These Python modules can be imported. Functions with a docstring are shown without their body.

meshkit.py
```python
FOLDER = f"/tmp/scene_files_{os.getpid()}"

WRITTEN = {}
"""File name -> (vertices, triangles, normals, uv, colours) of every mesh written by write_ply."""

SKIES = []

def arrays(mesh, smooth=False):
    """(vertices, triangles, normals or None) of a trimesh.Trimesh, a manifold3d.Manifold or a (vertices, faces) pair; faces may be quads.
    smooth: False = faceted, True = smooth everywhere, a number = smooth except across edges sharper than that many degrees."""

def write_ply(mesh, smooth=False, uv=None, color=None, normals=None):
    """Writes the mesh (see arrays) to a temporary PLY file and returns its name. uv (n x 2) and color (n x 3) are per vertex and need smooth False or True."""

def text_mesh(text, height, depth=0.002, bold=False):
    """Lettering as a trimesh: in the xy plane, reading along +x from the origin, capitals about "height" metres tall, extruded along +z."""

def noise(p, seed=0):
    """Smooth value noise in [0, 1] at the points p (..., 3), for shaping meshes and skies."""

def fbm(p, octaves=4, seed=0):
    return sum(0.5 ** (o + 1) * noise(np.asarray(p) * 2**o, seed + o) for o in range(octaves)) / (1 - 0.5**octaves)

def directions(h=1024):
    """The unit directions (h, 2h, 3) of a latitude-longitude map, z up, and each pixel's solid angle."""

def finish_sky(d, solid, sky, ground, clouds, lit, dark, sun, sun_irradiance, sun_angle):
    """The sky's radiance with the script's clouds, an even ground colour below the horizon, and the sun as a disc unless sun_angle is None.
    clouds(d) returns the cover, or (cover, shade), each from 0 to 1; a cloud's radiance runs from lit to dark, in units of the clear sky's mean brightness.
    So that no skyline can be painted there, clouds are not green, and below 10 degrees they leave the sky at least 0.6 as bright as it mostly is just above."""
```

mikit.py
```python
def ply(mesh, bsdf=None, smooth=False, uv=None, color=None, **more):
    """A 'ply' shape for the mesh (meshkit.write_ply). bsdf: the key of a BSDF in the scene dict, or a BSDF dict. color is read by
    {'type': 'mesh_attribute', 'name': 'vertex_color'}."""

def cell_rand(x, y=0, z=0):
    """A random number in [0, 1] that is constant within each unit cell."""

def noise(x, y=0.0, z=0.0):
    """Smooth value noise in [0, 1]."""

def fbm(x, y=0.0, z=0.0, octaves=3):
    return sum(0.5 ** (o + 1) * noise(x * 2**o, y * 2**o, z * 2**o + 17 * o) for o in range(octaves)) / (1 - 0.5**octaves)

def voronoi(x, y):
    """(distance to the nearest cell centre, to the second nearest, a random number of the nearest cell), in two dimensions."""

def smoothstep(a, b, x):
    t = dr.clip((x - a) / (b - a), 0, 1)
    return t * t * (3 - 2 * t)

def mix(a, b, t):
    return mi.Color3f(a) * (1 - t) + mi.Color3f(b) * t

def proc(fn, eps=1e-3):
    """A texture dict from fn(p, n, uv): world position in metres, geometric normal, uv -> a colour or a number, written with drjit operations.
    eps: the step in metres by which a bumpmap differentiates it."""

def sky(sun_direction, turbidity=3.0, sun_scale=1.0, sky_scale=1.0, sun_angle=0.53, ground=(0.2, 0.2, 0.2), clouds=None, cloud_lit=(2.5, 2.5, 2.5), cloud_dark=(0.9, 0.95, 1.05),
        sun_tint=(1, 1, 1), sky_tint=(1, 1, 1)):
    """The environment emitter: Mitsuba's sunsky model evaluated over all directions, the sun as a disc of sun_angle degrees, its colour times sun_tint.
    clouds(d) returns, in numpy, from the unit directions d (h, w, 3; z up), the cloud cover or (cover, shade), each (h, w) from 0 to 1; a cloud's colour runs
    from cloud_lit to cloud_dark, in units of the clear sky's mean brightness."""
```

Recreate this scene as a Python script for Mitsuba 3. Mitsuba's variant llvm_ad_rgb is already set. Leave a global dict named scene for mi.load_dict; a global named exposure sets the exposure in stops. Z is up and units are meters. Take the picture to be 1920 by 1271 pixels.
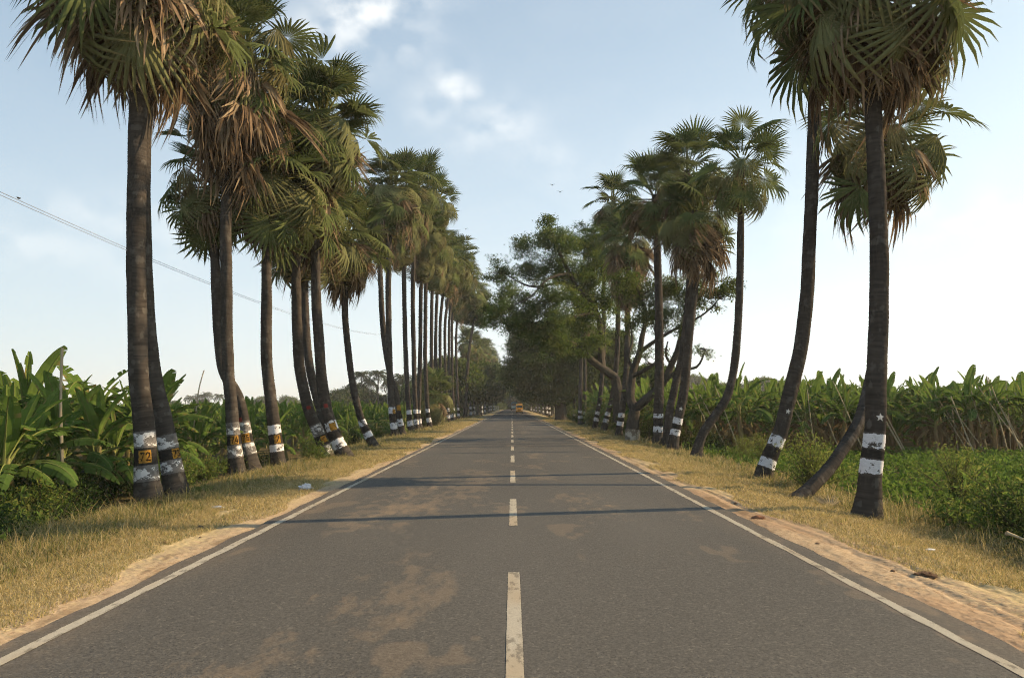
import math, random
import numpy as np, trimesh, mitsuba as mi, drjit as dr
import meshkit, mikit
from mikit import noise, fbm, smoothstep, mix, proc

T = mi.ScalarTransform4f
scene, labels = {}, {}

# ---------------------------------------------------------------- camera, sky, exposure
scene['camera'] = {'type': 'perspective', 'fov': 66.51, 'fov_axis': 'x', 'near_clip': 0.05, 'far_clip': 5000.0,
                   'to_world': T().look_at(origin=[0, 0, 1.65], target=[0, math.cos(math.radians(4.9)), 1.65 + math.sin(math.radians(4.9))], up=[0, 0, 1]),
                   'medium': {'type': 'ref', 'id': 'haze_air'}}
SUN = (0.862, 0.192, 0.469)


def sky_clouds(d):
    az = np.degrees(np.arctan2(d[..., 0], d[..., 1])); el = np.degrees(np.arcsin(np.clip(d[..., 2], -1, 1)))
    wx = meshkit.fbm(np.stack([az * .16, el * .22, az * 0], -1), 4, 3) - .5
    wy = meshkit.fbm(np.stack([az * .16, el * .22, az * 0 + 9], -1), 4, 8) - .5
    a, e = az + 5 * wx, el + 4 * wy
    detail = meshkit.fbm(np.stack([az * .5, el * .7, az * 0 + 3], -1), 5, 5)
    cover = np.zeros(az.shape)
    for ca, ce, ra, re, s in ((-10.6, 27.6, 4.2, 3.0, .95), (-13.0, 25.6, 3.6, 2.4, .75), (-8.6, 26.6, 2.2, 2.0, .7), (-4.2, 23.4, 1.8, 1.2, .75), (-2.4, 23.2, 1.3, .7, .55),
                              (-5.2, 30.3, 3.4, 1.0, .75), (-.2, 20.0, 3.2, 1.9, .6), (3.0, 17.5, 3.0, 1.6, .3), (-5.5, 22.0, 3.0, 1.6, .35), (-26, 12.5, 6, 1.6, .35), (-22, 11.5, 4.5, 2.0, .35), (-33, 9.5, 8, 1.4, .3),
                              (-60, 30, 14, 6, .7), (60, 48, 16, 7, .6), (150, 30, 20, 8, .7), (-130, 25, 20, 7, .7), (30, 12, 12, 2.2, .3), (22, 15, 7, 2, .22)):
        blob = np.exp(-(((a - ca) / ra) ** 2 + ((e - ce) / re) ** 2) ** 1.0)
        cover = np.maximum(cover, s * .72 * blob * np.clip(.12 + 3.0 * (detail - .33), 0, 1.1))
    # thin bright haze, thickest at the horizon and towards the sun's side
    veil = .60 * np.exp(-np.clip(el, 0, 90) / 13.0) + .26 * np.exp(-(np.clip(el, 0, 90) / 50.0) ** 2) * (.72 + .56 * meshkit.fbm(np.stack([az * .07 + e * .05, el * .16 + wx * 2, az * 0 + 31], -1), 5, 12))
    side = .5 - .5 * np.cos(np.radians(az - 77))
    total = np.clip(cover + veil * (1 - cover), 0, 1)
    shade = np.clip(.08 + .80 * side * np.clip(1 - cover, 0, 1), 0, 1)
    return total, shade


scene['sky'] = mikit.sky(SUN, turbidity=4.0, sun_scale=1.08, sky_scale=1.06, clouds=sky_clouds, sky_tint=(.88, 1.02, 1.02), cloud_lit=(3.05, 3.0, 2.86), cloud_dark=(1.18, 1.32, 1.38), ground=(.16, .15, .1), sun_tint=(1.0, .94, .84))
exposure = 2.45

# ---------------------------------------------------------------- haze
scene['haze_air'] = {'type': 'homogeneous', 'albedo': {'type': 'rgb', 'value': [.95, .95, .95]}, 'sigma_t': .00045}
scene['haze'] = {'type': 'cube', 'to_world': T().translate([0, 760, 13.5]).scale([1000, 820, 16.5]), 'bsdf': {'type': 'null'}, 'interior': {'type': 'ref', 'id': 'haze_air'}}
labels['haze'] = {'label': 'thin pale haze in the air over the road and fields', 'category': 'haze', 'kind': 'stuff'}

# ---------------------------------------------------------------- materials
VC = {'type': 'mesh_attribute', 'name': 'vertex_color'}


def two(b):
    return {'type': 'twosided', 'bsdf': b}


def road_tone(p, n, uv):
    grain = noise(p.x * 70, p.y * 70) * .55 + noise(p.x * 170, p.y * 170, 3) * .45
    broad = fbm(p.x * .5, p.y * .18, 2.0, 3)
    lane = dr.exp(-dr.square((dr.abs(p.x) - 1.75) / .55))
    base = .060 + .068 * (grain - .5) + .026 * (broad - .5) + .004 * lane
    chip = smoothstep(.80, .90, noise(p.x * 42, p.y * 42, 7))
    c = mi.Color3f(base * 1.04, base * .985, base * .87) + mi.Color3f(.10, .09, .07) * chip * .3
    d1 = fbm(p.x * 1.1 + 3, p.y * .42 + 1, 5.0, 5)
    left = dr.exp(-dr.square((p.x + 1.35) / 1.15)) * smoothstep(3.0, 5.5, p.y) * (1 - smoothstep(13.0, 26.0, p.y))
    fine = fbm(p.x * 7, p.y * 2.6, 2.0, 4)
    gr2 = noise(p.x * 26, p.y * 14, 8)
    dust = smoothstep(.52, .68, d1 * .56 + left * .17 + .42 * (fine - .30) + .10 * (gr2 - .5))
    edge = smoothstep(2.7, 3.6, dr.abs(p.x) + .5 * (noise(p.x * 3, p.y * .7, 4) - .5)) * .35
    spots = smoothstep(.70, .78, noise(p.x * 1.3 + 7, p.y * .55 + 2, 9) * .7 + .3 * noise(p.x * 8, p.y * 4, 1)) * .7
    return mix(c, mi.Color3f(.20, .148, .095), dr.clip(dust * .44 + edge * (.4 + .6 * noise(p.x * 20, p.y * 12, 6)) + spots * .5, 0, .8) * (.55 + .45 * grain))


def road_bump(p, n, uv):
    return noise(p.x * 110, p.y * 110) * .6 + noise(p.x * 50, p.y * 50, 2) * .4


def line_tone(p, n, uv):
    w = fbm(p.x * 22, p.y * 9, 1.0, 4)
    fine = noise(p.x * 130, p.y * 130, 2)
    worn = smoothstep(.56, .76, w + .22 * (fine - .5)) * .8
    dusty = smoothstep(.45, .75, fbm(p.x * 3, p.y * .8, 6.0, 4))
    c = mix(mi.Color3f(.39, .37, .315) * (.84 + .26 * fine), mi.Color3f(.33, .265, .18), dusty * .55)
    return mix(c, mi.Color3f(.12, .11, .095), worn * .85)


def ground_tone(p, n, uv):
    ax = dr.abs(p.x)
    wob = fbm(p.x * .9, p.y * .5, 1.0, 4) - .5
    d = ax - 3.5 + .55 * wob - dr.select(p.x > 0, .42 * (1 - smoothstep(10.0, 22.0, p.y)), 0.0)
    fine = fbm(p.x * 19, p.y * 19, 2.0, 3)
    peb = smoothstep(.72, .8, noise(p.x * 38, p.y * 38, 6))
    sand = mix(mi.Color3f(.34, .255, .165), mi.Color3f(.47, .375, .26), fine) * (.86 + .3 * noise(p.x * 90, p.y * 90, 1))
    sand = mix(sand, mi.Color3f(.22, .13, .08), peb * .5)
    red = smoothstep(0.0, 1.0, p.x) * smoothstep(.35, .7, fbm(p.x * 1.4, p.y * .6, 8.0, 3))
    sand = mix(sand, mi.Color3f(.34, .225, .145), red * .5)
    straw = mix(mi.Color3f(.38, .30, .16), mi.Color3f(.53, .44, .26), noise(p.x * 55, p.y * 14, 3))
    soil = mix(mi.Color3f(.085, .07, .04), mi.Color3f(.15, .125, .065), fine)
    streak = smoothstep(.60, .74, fbm(p.x * 6, p.y * 1.1, 4.0, 4))
    sand = mix(sand, mi.Color3f(.17, .115, .07), streak * .55)
    c = mix(sand, straw, smoothstep(.15, .8, d + .8 * (fine - .5)))
    c = mix(c, soil, smoothstep(2.9, 4.0, d))
    far = smoothstep(60, 160, ax)
    return mix(c, mi.Color3f(.09, .11, .045), far)


def ground_bump(p, n, uv):
    return fbm(p.x * 14, p.y * 14, 0.0, 4)


def bark_tone(p, n, uv):
    ring = noise(uv.x * 2.6 + 3 * noise(uv.x * 5, uv.y * 3), uv.y * 34 + 1.6 * noise(uv.x * 6, uv.y * 2, 3))
    ring2 = noise(uv.x * 1.1, uv.y * 61, 4)
    blot = fbm(p.x * 3.1, p.y * 3.1, p.z * 2.2, 4)
    c = mix(mi.Color3f(.034, .030, .027), mi.Color3f(.088, .077, .067), dr.clip(.62 * ring + .38 * ring2, 0, 1))
    c = c * (.55 + .85 * blot)
    pale = smoothstep(.60, .72, fbm(p.x * 9, p.y * 9, p.z * 6, 3))
    return mix(c, mi.Color3f(.14, .13, .115), pale * .5)


def bark_bump(p, n, uv):
    return .6 * noise(uv.x * 2.6, uv.y * 34) + .4 * fbm(uv.x * 22, uv.y * 60, 2.0, 2)


def limb_tone(p, n, uv):
    s = fbm(p.x * 4, p.y * 4, p.z * 2.4, 4)
    c = mix(mi.Color3f(.034, .03, .025), mi.Color3f(.105, .092, .076), s)
    return c * (.75 + .4 * noise(uv.x * 30, uv.y * 9))


def chips(p, v, a, cut):
    vv = v + .22 * (fbm(p.x * 11, p.y * 11, p.z * 5, 3) - .5)
    edge = smoothstep(.0, .13, vv) * (1 - smoothstep(.87, 1.0, vv))
    f = fbm(p.x * a, p.y * a, p.z * a, 4) * .72 + .28 * fbm(p.x * a * 4.3, p.y * a * 4.3, p.z * a * 7, 3)
    return smoothstep(cut + .02, cut - .05, f + .55 * (1 - edge) - .06 * (noise(p.x * 60, p.y * 60, p.z * 110) - .5))


def white_tone(p, n, uv):
    k = chips(p, uv.y, 9.0, .60)
    return mix(mi.Color3f(.075, .066, .058), mi.Color3f(.66, .66, .68) * (.82 + .24 * noise(p.x * 25, p.y * 25, p.z * 70)), k)


def worn_white_tone(p, n, uv):
    k = chips(p, uv.y, 8.0, .485)
    s = fbm(p.x * 16, p.y * 16, p.z * 16, 3)
    return mix(mix(mi.Color3f(.07, .062, .055), mi.Color3f(.24, .23, .22), s), mi.Color3f(.68, .67, .66), k)


def black_tone(p, n, uv):
    return mix(mi.Color3f(.016, .015, .015), mi.Color3f(.05, .046, .04), fbm(p.x * 14, p.y * 14, p.z * 30, 3))


def yellow_tone(p, n, uv):
    k = fbm(p.x * 22, p.y * 22, p.z * 22, 4)
    c = mix(mi.Color3f(.33, .165, .025), mi.Color3f(.42, .235, .05), k)
    return mix(c, mi.Color3f(.07, .05, .03), smoothstep(.52, .66, k) * .8)


def red_tone(p, n, uv):
    return mix(mi.Color3f(.30, .035, .03), mi.Color3f(.12, .04, .035), fbm(p.x * 30, p.y * 30, p.z * 30, 3))


def digit_tone(p, n, uv):
    return mix(mi.Color3f(.03, .018, .01), mi.Color3f(.16, .08, .02), smoothstep(.5, .75, fbm(p.x * 26, p.y * 26, p.z * 26, 3)))


def diffuse(fn, bump=None, scale=.01, eps=1e-3):
    b = {'type': 'diffuse', 'reflectance': proc(fn)}
    if bump:
        b = {'type': 'bumpmap', 'arbitrary': proc(bump, eps), 'scale': scale, 'bsdf': b}
    return two(b)


scene['asphalt'] = two({'type': 'bumpmap', 'arbitrary': proc(road_bump, 2e-3), 'scale': .004,
                        'bsdf': {'type': 'principled', 'base_color': proc(road_tone), 'roughness': .72, 'specular': .35}})
scene['line_paint'] = diffuse(line_tone)
scene['soil'] = diffuse(ground_tone, ground_bump, .025, 4e-3)
scene['palm_bark'] = diffuse(bark_tone, bark_bump, .016, 2e-3)
scene['limb_bark'] = diffuse(limb_tone)
scene['white_paint'] = diffuse(white_tone)
scene['worn_white_paint'] = diffuse(worn_white_tone)
scene['black_paint'] = diffuse(black_tone)
scene['yellow_paint'] = diffuse(yellow_tone)
scene['red_paint'] = diffuse(red_tone)
scene['digit_paint'] = diffuse(digit_tone)
scene['palm_foliage'] = {'type': 'principledthin', 'base_color': VC, 'roughness': .42, 'diff_trans': .55, 'spec_trans': 0.0, 'eta': 1.4}
scene['banana_foliage'] = {'type': 'principledthin', 'base_color': VC, 'roughness': .36, 'diff_trans': .75, 'spec_trans': 0.0, 'eta': 1.4}
scene['small_foliage'] = {'type': 'principledthin', 'base_color': VC, 'roughness': .5, 'diff_trans': .9, 'spec_trans': 0.0, 'eta': 1.33}
scene['matte'] = two({'type': 'diffuse', 'reflectance': VC})
scene['coach_paint'] = two({'type': 'principled', 'base_color': VC, 'roughness': .35, 'clearcoat': .5, 'specular': .5})
scene['window_glass'] = two({'type': 'principled', 'base_color': {'type': 'rgb', 'value': [.03, .03, .03]}, 'roughness': .08, 'specular': .6})

# ---------------------------------------------------------------- helpers


def rng_of(seed):
    return np.random.default_rng(seed)


counts = {}


def numbered(name):
    n = counts.get(name, -1) + 1
    counts[name] = n
    return name if n == 0 else f'{name}_{n:03d}'


def part(parent, name):
    return numbered(parent + '__' + name)


def tag(key, label, cat=None, group=None, kind=None):
    d = {'label': label}
    if cat: d['category'] = cat
    if group: d['group'] = group
    if kind: d['kind'] = kind
    labels[key] = d
    return key


def shape(v, f, bsdf, smooth=False, uv=None, color=None):
    if color is not None:
        color = np.broadcast_to(np.asarray(color, float), (len(v), 3))
    return mikit.ply((np.asarray(v, float), np.asarray(f, int)), bsdf, smooth=smooth, uv=uv, color=color)


def join(ms):
    """[(v, f, c)] -> one (v, f, c)"""
    vs, fs, cs, at = [], [], [], 0
    for v, f, c in ms:
        vs.append(v); fs.append(np.asarray(f, int) + at)
        cs.append(np.broadcast_to(np.asarray(c, float), (len(v), 3))); at += len(v)
    return np.vstack(vs), np.vstack(fs), np.vstack(cs)


def spline(pts, step):
    p = np.asarray(pts, float)
    if len(p) == 2:
        p = np.array([p[0], p.mean(0), p[1]])
    from scipy.interpolate import PchipInterpolator
    s = np.concatenate([[0], np.cumsum(np.linalg.norm(np.diff(p, axis=0), axis=1))])
    # pchip, then a light smoothing so that traced points leave no kinks
    u = np.linspace(0, s[-1], max(4, int(s[-1] / step) + 1))
    q = PchipInterpolator(s, p, axis=0)(u)
    k = max(1, int(.45 / step))
    if len(q) > 4 * k:
        pad = np.vstack([2 * q[0] - q[k:0:-1], q, 2 * q[-1] - q[-2:-k - 2:-1]])
        w = np.hanning(2 * k + 3)[1:-1]; w /= w.sum()
        q = np.stack([np.convolve(pad[:, a], w, 'valid') for a in range(3)], 1)
    return q


def frames(q):
    t = np.gradient(q, axis=0); t /= np.linalg.norm(t, axis=1, keepdims=True) + 1e-9
    ref = np.where(np.abs(t[:, :1]) < .95, [[1.0, 0, 0]], [[0, 0, 1.0]])
    e2 = ref - t * (ref * t).sum(1, keepdims=True); e2 /= np.linalg.norm(e2, axis=1, keepdims=True)
    return t, -np.cross(t, e2), e2          # along, towards -y, towards +x


def tube(q, r, sides=8, cap=True):
    q = np.asarray(q, float); r = np.broadcast_to(r, (len(q),))
    t, e1, e2 = frames(q)
    a = np.linspace(0, 2 * np.pi, sides + 1)
    v = q[:, None] + r[:, None, None] * (np.cos(a)[None, :, None] * e1[:, None] + np.sin(a)[None, :, None] * e2[:, None])
    s = np.concatenate([[0], np.cumsum(np.linalg.norm(np.diff(q, axis=0), axis=1))])
    uv = np.stack(np.broadcast_arrays(a[None, :] * np.mean(r), s[:, None]), -1).reshape(-1, 2)
    n = sides + 1
    i, j = np.meshgrid(np.arange(len(q) - 1), np.arange(sides), indexing='ij')
    f = np.stack([i * n + j, i * n + j + 1, (i + 1) * n + j + 1, (i + 1) * n + j], -1).reshape(-1, 4)
    f = np.vstack([f[:, [0, 1, 2]], f[:, [0, 2, 3]]])
    v = v.reshape(-1, 3)
    if cap:
        k = len(v)
        v = np.vstack([v, q[-1:]]); uv = np.vstack([uv, uv[-1:]])
        f = np.vstack([f, [[k - 1 - n + j, k - n + j + 1, k] for j in range(sides)]])
    return v, f, uv


def box(cx, cy, cz, sx, sy, sz, c, bevel=0.0):
    b = min(bevel, .49 * min(sx, sy, sz))
    if b > 0:
        h = [np.array([sx, sy, sz]) / 2 - np.array(k) for k in ((b, b, 0), (b, 0, b), (0, b, b))]
        pts = np.vstack([[[x * k[0], y * k[1], z * k[2]] for x in (-1, 1) for y in (-1, 1) for z in (-1, 1)] for k in h])
        m = trimesh.convex.convex_hull(pts)
    else:
        m = trimesh.creation.box((sx, sy, sz))
    return np.array(m.vertices) + [cx, cy, cz], np.array(m.faces), c


def place(key, group, x, y, z, rz=0.0, s=1.0, tilt=(0, 0)):
    m = T().translate([float(x), float(y), float(z)]).rotate([1, 0, 0], float(tilt[0])).rotate([0, 1, 0], float(tilt[1])).rotate([0, 0, 1], float(math.degrees(rz))).scale(float(s))
    scene[key] = {'type': 'instance', 'shapegroup': {'type': 'ref', 'id': group}, 'to_world': m}
    return key


def place_axes(key, group, o, X, Y, Z, s):
    m = np.eye(4); m[:3, 0], m[:3, 1], m[:3, 2], m[:3, 3] = X * s, Y * s, Z * s, o
    scene[key] = {'type': 'instance', 'shapegroup': {'type': 'ref', 'id': group}, 'to_world': T(m.tolist())}


def ground_z(x, y):
    x, y = np.asarray(x, float), np.asarray(y, float)
    zr = np.interp(x, [0, 3.3, 3.7, 4.8, 6, 8.5, 11], [-.06, -.06, -.035, -.08, -.3, -.6, -.7])
    zl = np.interp(-x, [0, 3.4, 3.9, 5, 6.5, 9, 11], [-.06, -.06, -.035, -.08, -.3, -.5, -.52])
    z = np.where(x > 0, zr, zl)
    ax = np.abs(x)
    amp = np.interp(ax, [3.5, 4.2, 6, 30], [0, .05, .09, .12])
    z = z + amp * (meshkit.fbm(np.stack([x * .8, y * .5, x * 0], -1), 3, 4) - .5)
    z = z + np.interp(ax, [3.55, 3.8, 5.5, 7], [0, .05, .05, 0]) * (meshkit.fbm(np.stack([x * 4, y * 3, x * 0], -1), 3, 14) - .5)
    # tyre ruts in the sand beside the right edge
    w = .12 * np.sin(y * .21) + .05 * np.sin(y * .9)
    for c0, wd, dp in ((3.86, .05, .024), (4.08, .04, .02), (4.40, .06, .022), (4.55, .03, .014)):
        z = z - np.where(x > 0, dp * np.exp(-((x - c0 - w) / wd) ** 2) * (.5 + meshkit.noise(np.stack([y * .35, x * 0 + c0, x * 0], -1), 2)), 0)
        z = z + np.where(x > 0, 0.12 * dp * np.exp(-((x - c0 - w - 1.7 * wd) / wd) ** 2), 0)
    return z


# ---------------------------------------------------------------- the setting: ground and road
xs = np.unique(np.round(np.concatenate([-np.geomspace(13, 940, 26)[::-1], np.arange(-13, -3, .11), np.arange(-3, 3.1, 1.0), np.arange(3.05, 5.4, .045), np.arange(5.4, 13, .11), np.geomspace(13, 940, 26)]), 3))
ys = np.unique(np.round(np.concatenate([np.arange(-12, 2, 1.0), np.arange(2, 30, .13), np.arange(30, 60, .4), np.geomspace(60, 1500, 60)]), 3))
gx, gy = np.meshgrid(xs, ys)
gv = np.stack([gx, gy, ground_z(gx, gy)], -1).reshape(-1, 3)
nx = len(xs)
i, j = np.meshgrid(np.arange(len(ys) - 1), np.arange(nx - 1), indexing='ij')
gf = np.stack([i * nx + j, i * nx + j + 1, (i + 1) * nx + j + 1, (i + 1) * nx + j], -1).reshape(-1, 4)
scene['ground'] = shape(gv, np.vstack([gf[:, [0, 1, 2]], gf[:, [0, 2, 3]]]), 'soil', smooth=True)
tag('ground', 'sandy verges and dark field soil on both sides of the road', kind='structure')

ry = np.unique(np.concatenate([np.arange(-12, 40, .22), np.geomspace(40, 520, 120)]))
ne = lambda k: meshkit.fbm(np.stack([ry * 1.3, ry * 0 + k, ry * 0], -1), 4, 6) - .5
xl, xr = -3.52 + .14 * ne(1), 3.44 + .14 * ne(7)
cols = np.linspace(0, 1, 15)
rv = [np.stack([xl, ry, ry * 0 - .09], 1)] + [np.stack([xl + (xr - xl) * c, ry, .012 * (1 - (2 * c - 1) ** 2) * 0 + ry * 0], 1) for c in cols] + [np.stack([xr, ry, ry * 0 - .09], 1)]
nc = len(rv); rv = np.stack(rv, 1).reshape(-1, 3)
i, j = np.meshgrid(np.arange(len(ry) - 1), np.arange(nc - 1), indexing='ij')
rf = np.stack([i * nc + j, i * nc + j + 1, (i + 1) * nc + j + 1, (i + 1) * nc + j], -1).reshape(-1, 4)
scene['road'] = shape(rv, np.vstack([rf[:, [0, 1, 2]], rf[:, [0, 2, 3]]]), 'asphalt')
tag('road', 'straight two-lane asphalt road running to the horizon', kind='structure')


def strip(x0, x1, y0, y1, n, seed, jit=.006):
    y = np.linspace(y0, y1, n); r = rng_of(seed)
    a, b = x0 + r.normal(0, jit, n), x1 + r.normal(0, jit, n)
    v = np.vstack([np.stack([a, y, y * 0 + .004], 1), np.stack([b, y, y * 0 + .004], 1)])
    k = np.arange(n - 1)
    return v, np.vstack([np.stack([k, k + n, k + n + 1], 1), np.stack([k, k + n + 1, k + 1], 1)])


for x0, x1, sd in ((-3.36, -3.26, 1), (3.12, 3.215, 2)):
    v, f = strip(x0, x1, -10, 500, 1500, sd)
    scene[part('road', 'edge_line')] = shape(v, f, 'line_paint')
k = 0
y0 = 4.85 - 2 * 6.13
while y0 < 330:
    v, f = strip(-.04, .075, y0, y0 + 3.1, 24, 10 + k, .0012)
    scene[part('road', 'lane_dash')] = shape(v, f, 'line_paint')
    y0 += 6.13; k += 1

# ---------------------------------------------------------------- palm leaves


def fan_leaf(seed, L, R, n, spread, cup, droop, bend, green, tipc, fold_tip=0.0, torn=False):
    """A palmyra fan: petiole along +y, a pleated round blade whose outer halves of the segments stand free."""
    r = rng_of(seed)
    ms = []
    py = np.linspace(0, L, 5)
    pet = np.stack([py * 0, py, .10 * L * np.sin(py / L * 2.2)], 1)
    v, f, _ = tube(pet, np.linspace(.032, .016, 5), 4, False)
    ms.append((v, f, np.array([.17, .175, .06])))
    hub = pet[-1]
    a = np.linspace(-spread, spread, n + 1); da = a[1] - a[0]
    cb, sb = math.cos(bend), math.sin(bend)
    vs, fs, cs = [], [], []

    gap0 = r.integers(3, n - 8) if torn else -1

    def at(ang, rad, lift):
        x, y = rad * math.sin(ang), rad * math.cos(ang)
        z = cup * abs(x) - droop * rad * rad + lift
        return hub + np.array([x, y * cb + z * sb, z * cb - y * sb])

    for s in range(n):
        if torn and (gap0 <= s < gap0 + 4 or r.random() < .12):
            continue
        am = (a[s] + a[s + 1]) / 2
        Rs = R * (1 - .30 * (abs(am) / spread) ** 2) * r.uniform(.9, 1.06)
        r1 = Rs * r.uniform(.40, .54); r2 = Rs * .78; h = da / 2
        w2 = .62 * r1 * h / r2
        sag = r.uniform(0, .12) + fold_tip * r.uniform(.4, 1.2)
        tw = r.normal(0, .05)
        pts = [at(am, .03, .0), at(am - h, r1, -.005), at(am, r1, r1 * h * .42), at(am + h, r1, -.005),
               at(am - w2 + tw * .5, r2, -.3 * sag * r2), at(am + tw * .5, r2, r2 * w2 * .5 - .3 * sag * r2), at(am + w2 + tw * .5, r2, -.3 * sag * r2), at(am + tw, Rs, -1.0 * sag * Rs)]
        k = len(vs)
        vs += pts
        fs += [[k, k + 1, k + 2], [k, k + 2, k + 3], [k + 1, k + 4, k + 5], [k + 1, k + 5, k + 2], [k + 2, k + 5, k + 6], [k + 2, k + 6, k + 3], [k + 4, k + 7, k + 5], [k + 5, k + 7, k + 6]]
        tone = r.uniform(.78, 1.2); g = np.array(green) * tone
        tc = g + (np.array(tipc) - g) * r.uniform(.3, 1.0)
        cs += [g * 1.25, g, g * 1.08, g, g * .98, g * 1.05, g * .98, tc]
    ms.append((np.array(vs), np.array(fs), np.array(cs)))
    return join(ms)


def dry_fan(seed, L, R, n, spread, dark):
    """A dead fan: folded, hanging, torn into curled brown straps."""
    r = rng_of(seed); ms = []
    py = np.linspace(0, L, 4)
    pet = np.stack([py * 0, py, -.10 * py * py], 1)
    v, f, _ = tube(pet, np.linspace(.03, .016, 4), 4, False)
    ms.append((v, f, np.array([.21, .145, .085])))
    hub = pet[-1]
    for s in range(n):
        am = r.uniform(-spread, spread); Rs = R * r.uniform(.6, 1.1)
        base = np.array([.285, .20, .128]) if r.random() < .62 else np.array([.40, .31, .205])
        base = base * r.uniform(.55, 1.15) * dark
        m = 6; t = np.linspace(0, 1, m); rad = t * Rs
        out = np.sin(am) * rad * (1 - .45 * t); fwd = np.cos(am) * rad
        z = -.62 * rad ** 2 / R + r.uniform(-.16, .16) * rad + .05 * np.sin(t * r.uniform(2, 7) + r.uniform(0, 6)) * t
        out = out + .05 * np.sin(t * r.uniform(2, 6) + r.uniform(0, 6)) * t
        c = hub + np.stack([out, fwd, z], 1)
        w = np.interp(t, [0, .3, .7, 1], [.008, .034, .028, .002]) * r.uniform(.7, 1.35)
        rot = r.uniform(0, np.pi) + t * r.uniform(-2.5, 2.5)
        off = np.stack([np.cos(rot) * w, 0 * w, np.sin(rot) * w], 1)
        v = np.vstack([c - off, c + off]); k = np.arange(m - 1)
        f = np.vstack([np.stack([k, k + 1, k + 1 + m], 1), np.stack([k, k + 1 + m, k + m], 1)])
        cc = np.concatenate([np.linspace(.85, 1.15, m)] * 2)[:, None] * base
        ms.append((v, f, cc))
    return join(ms)


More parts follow.
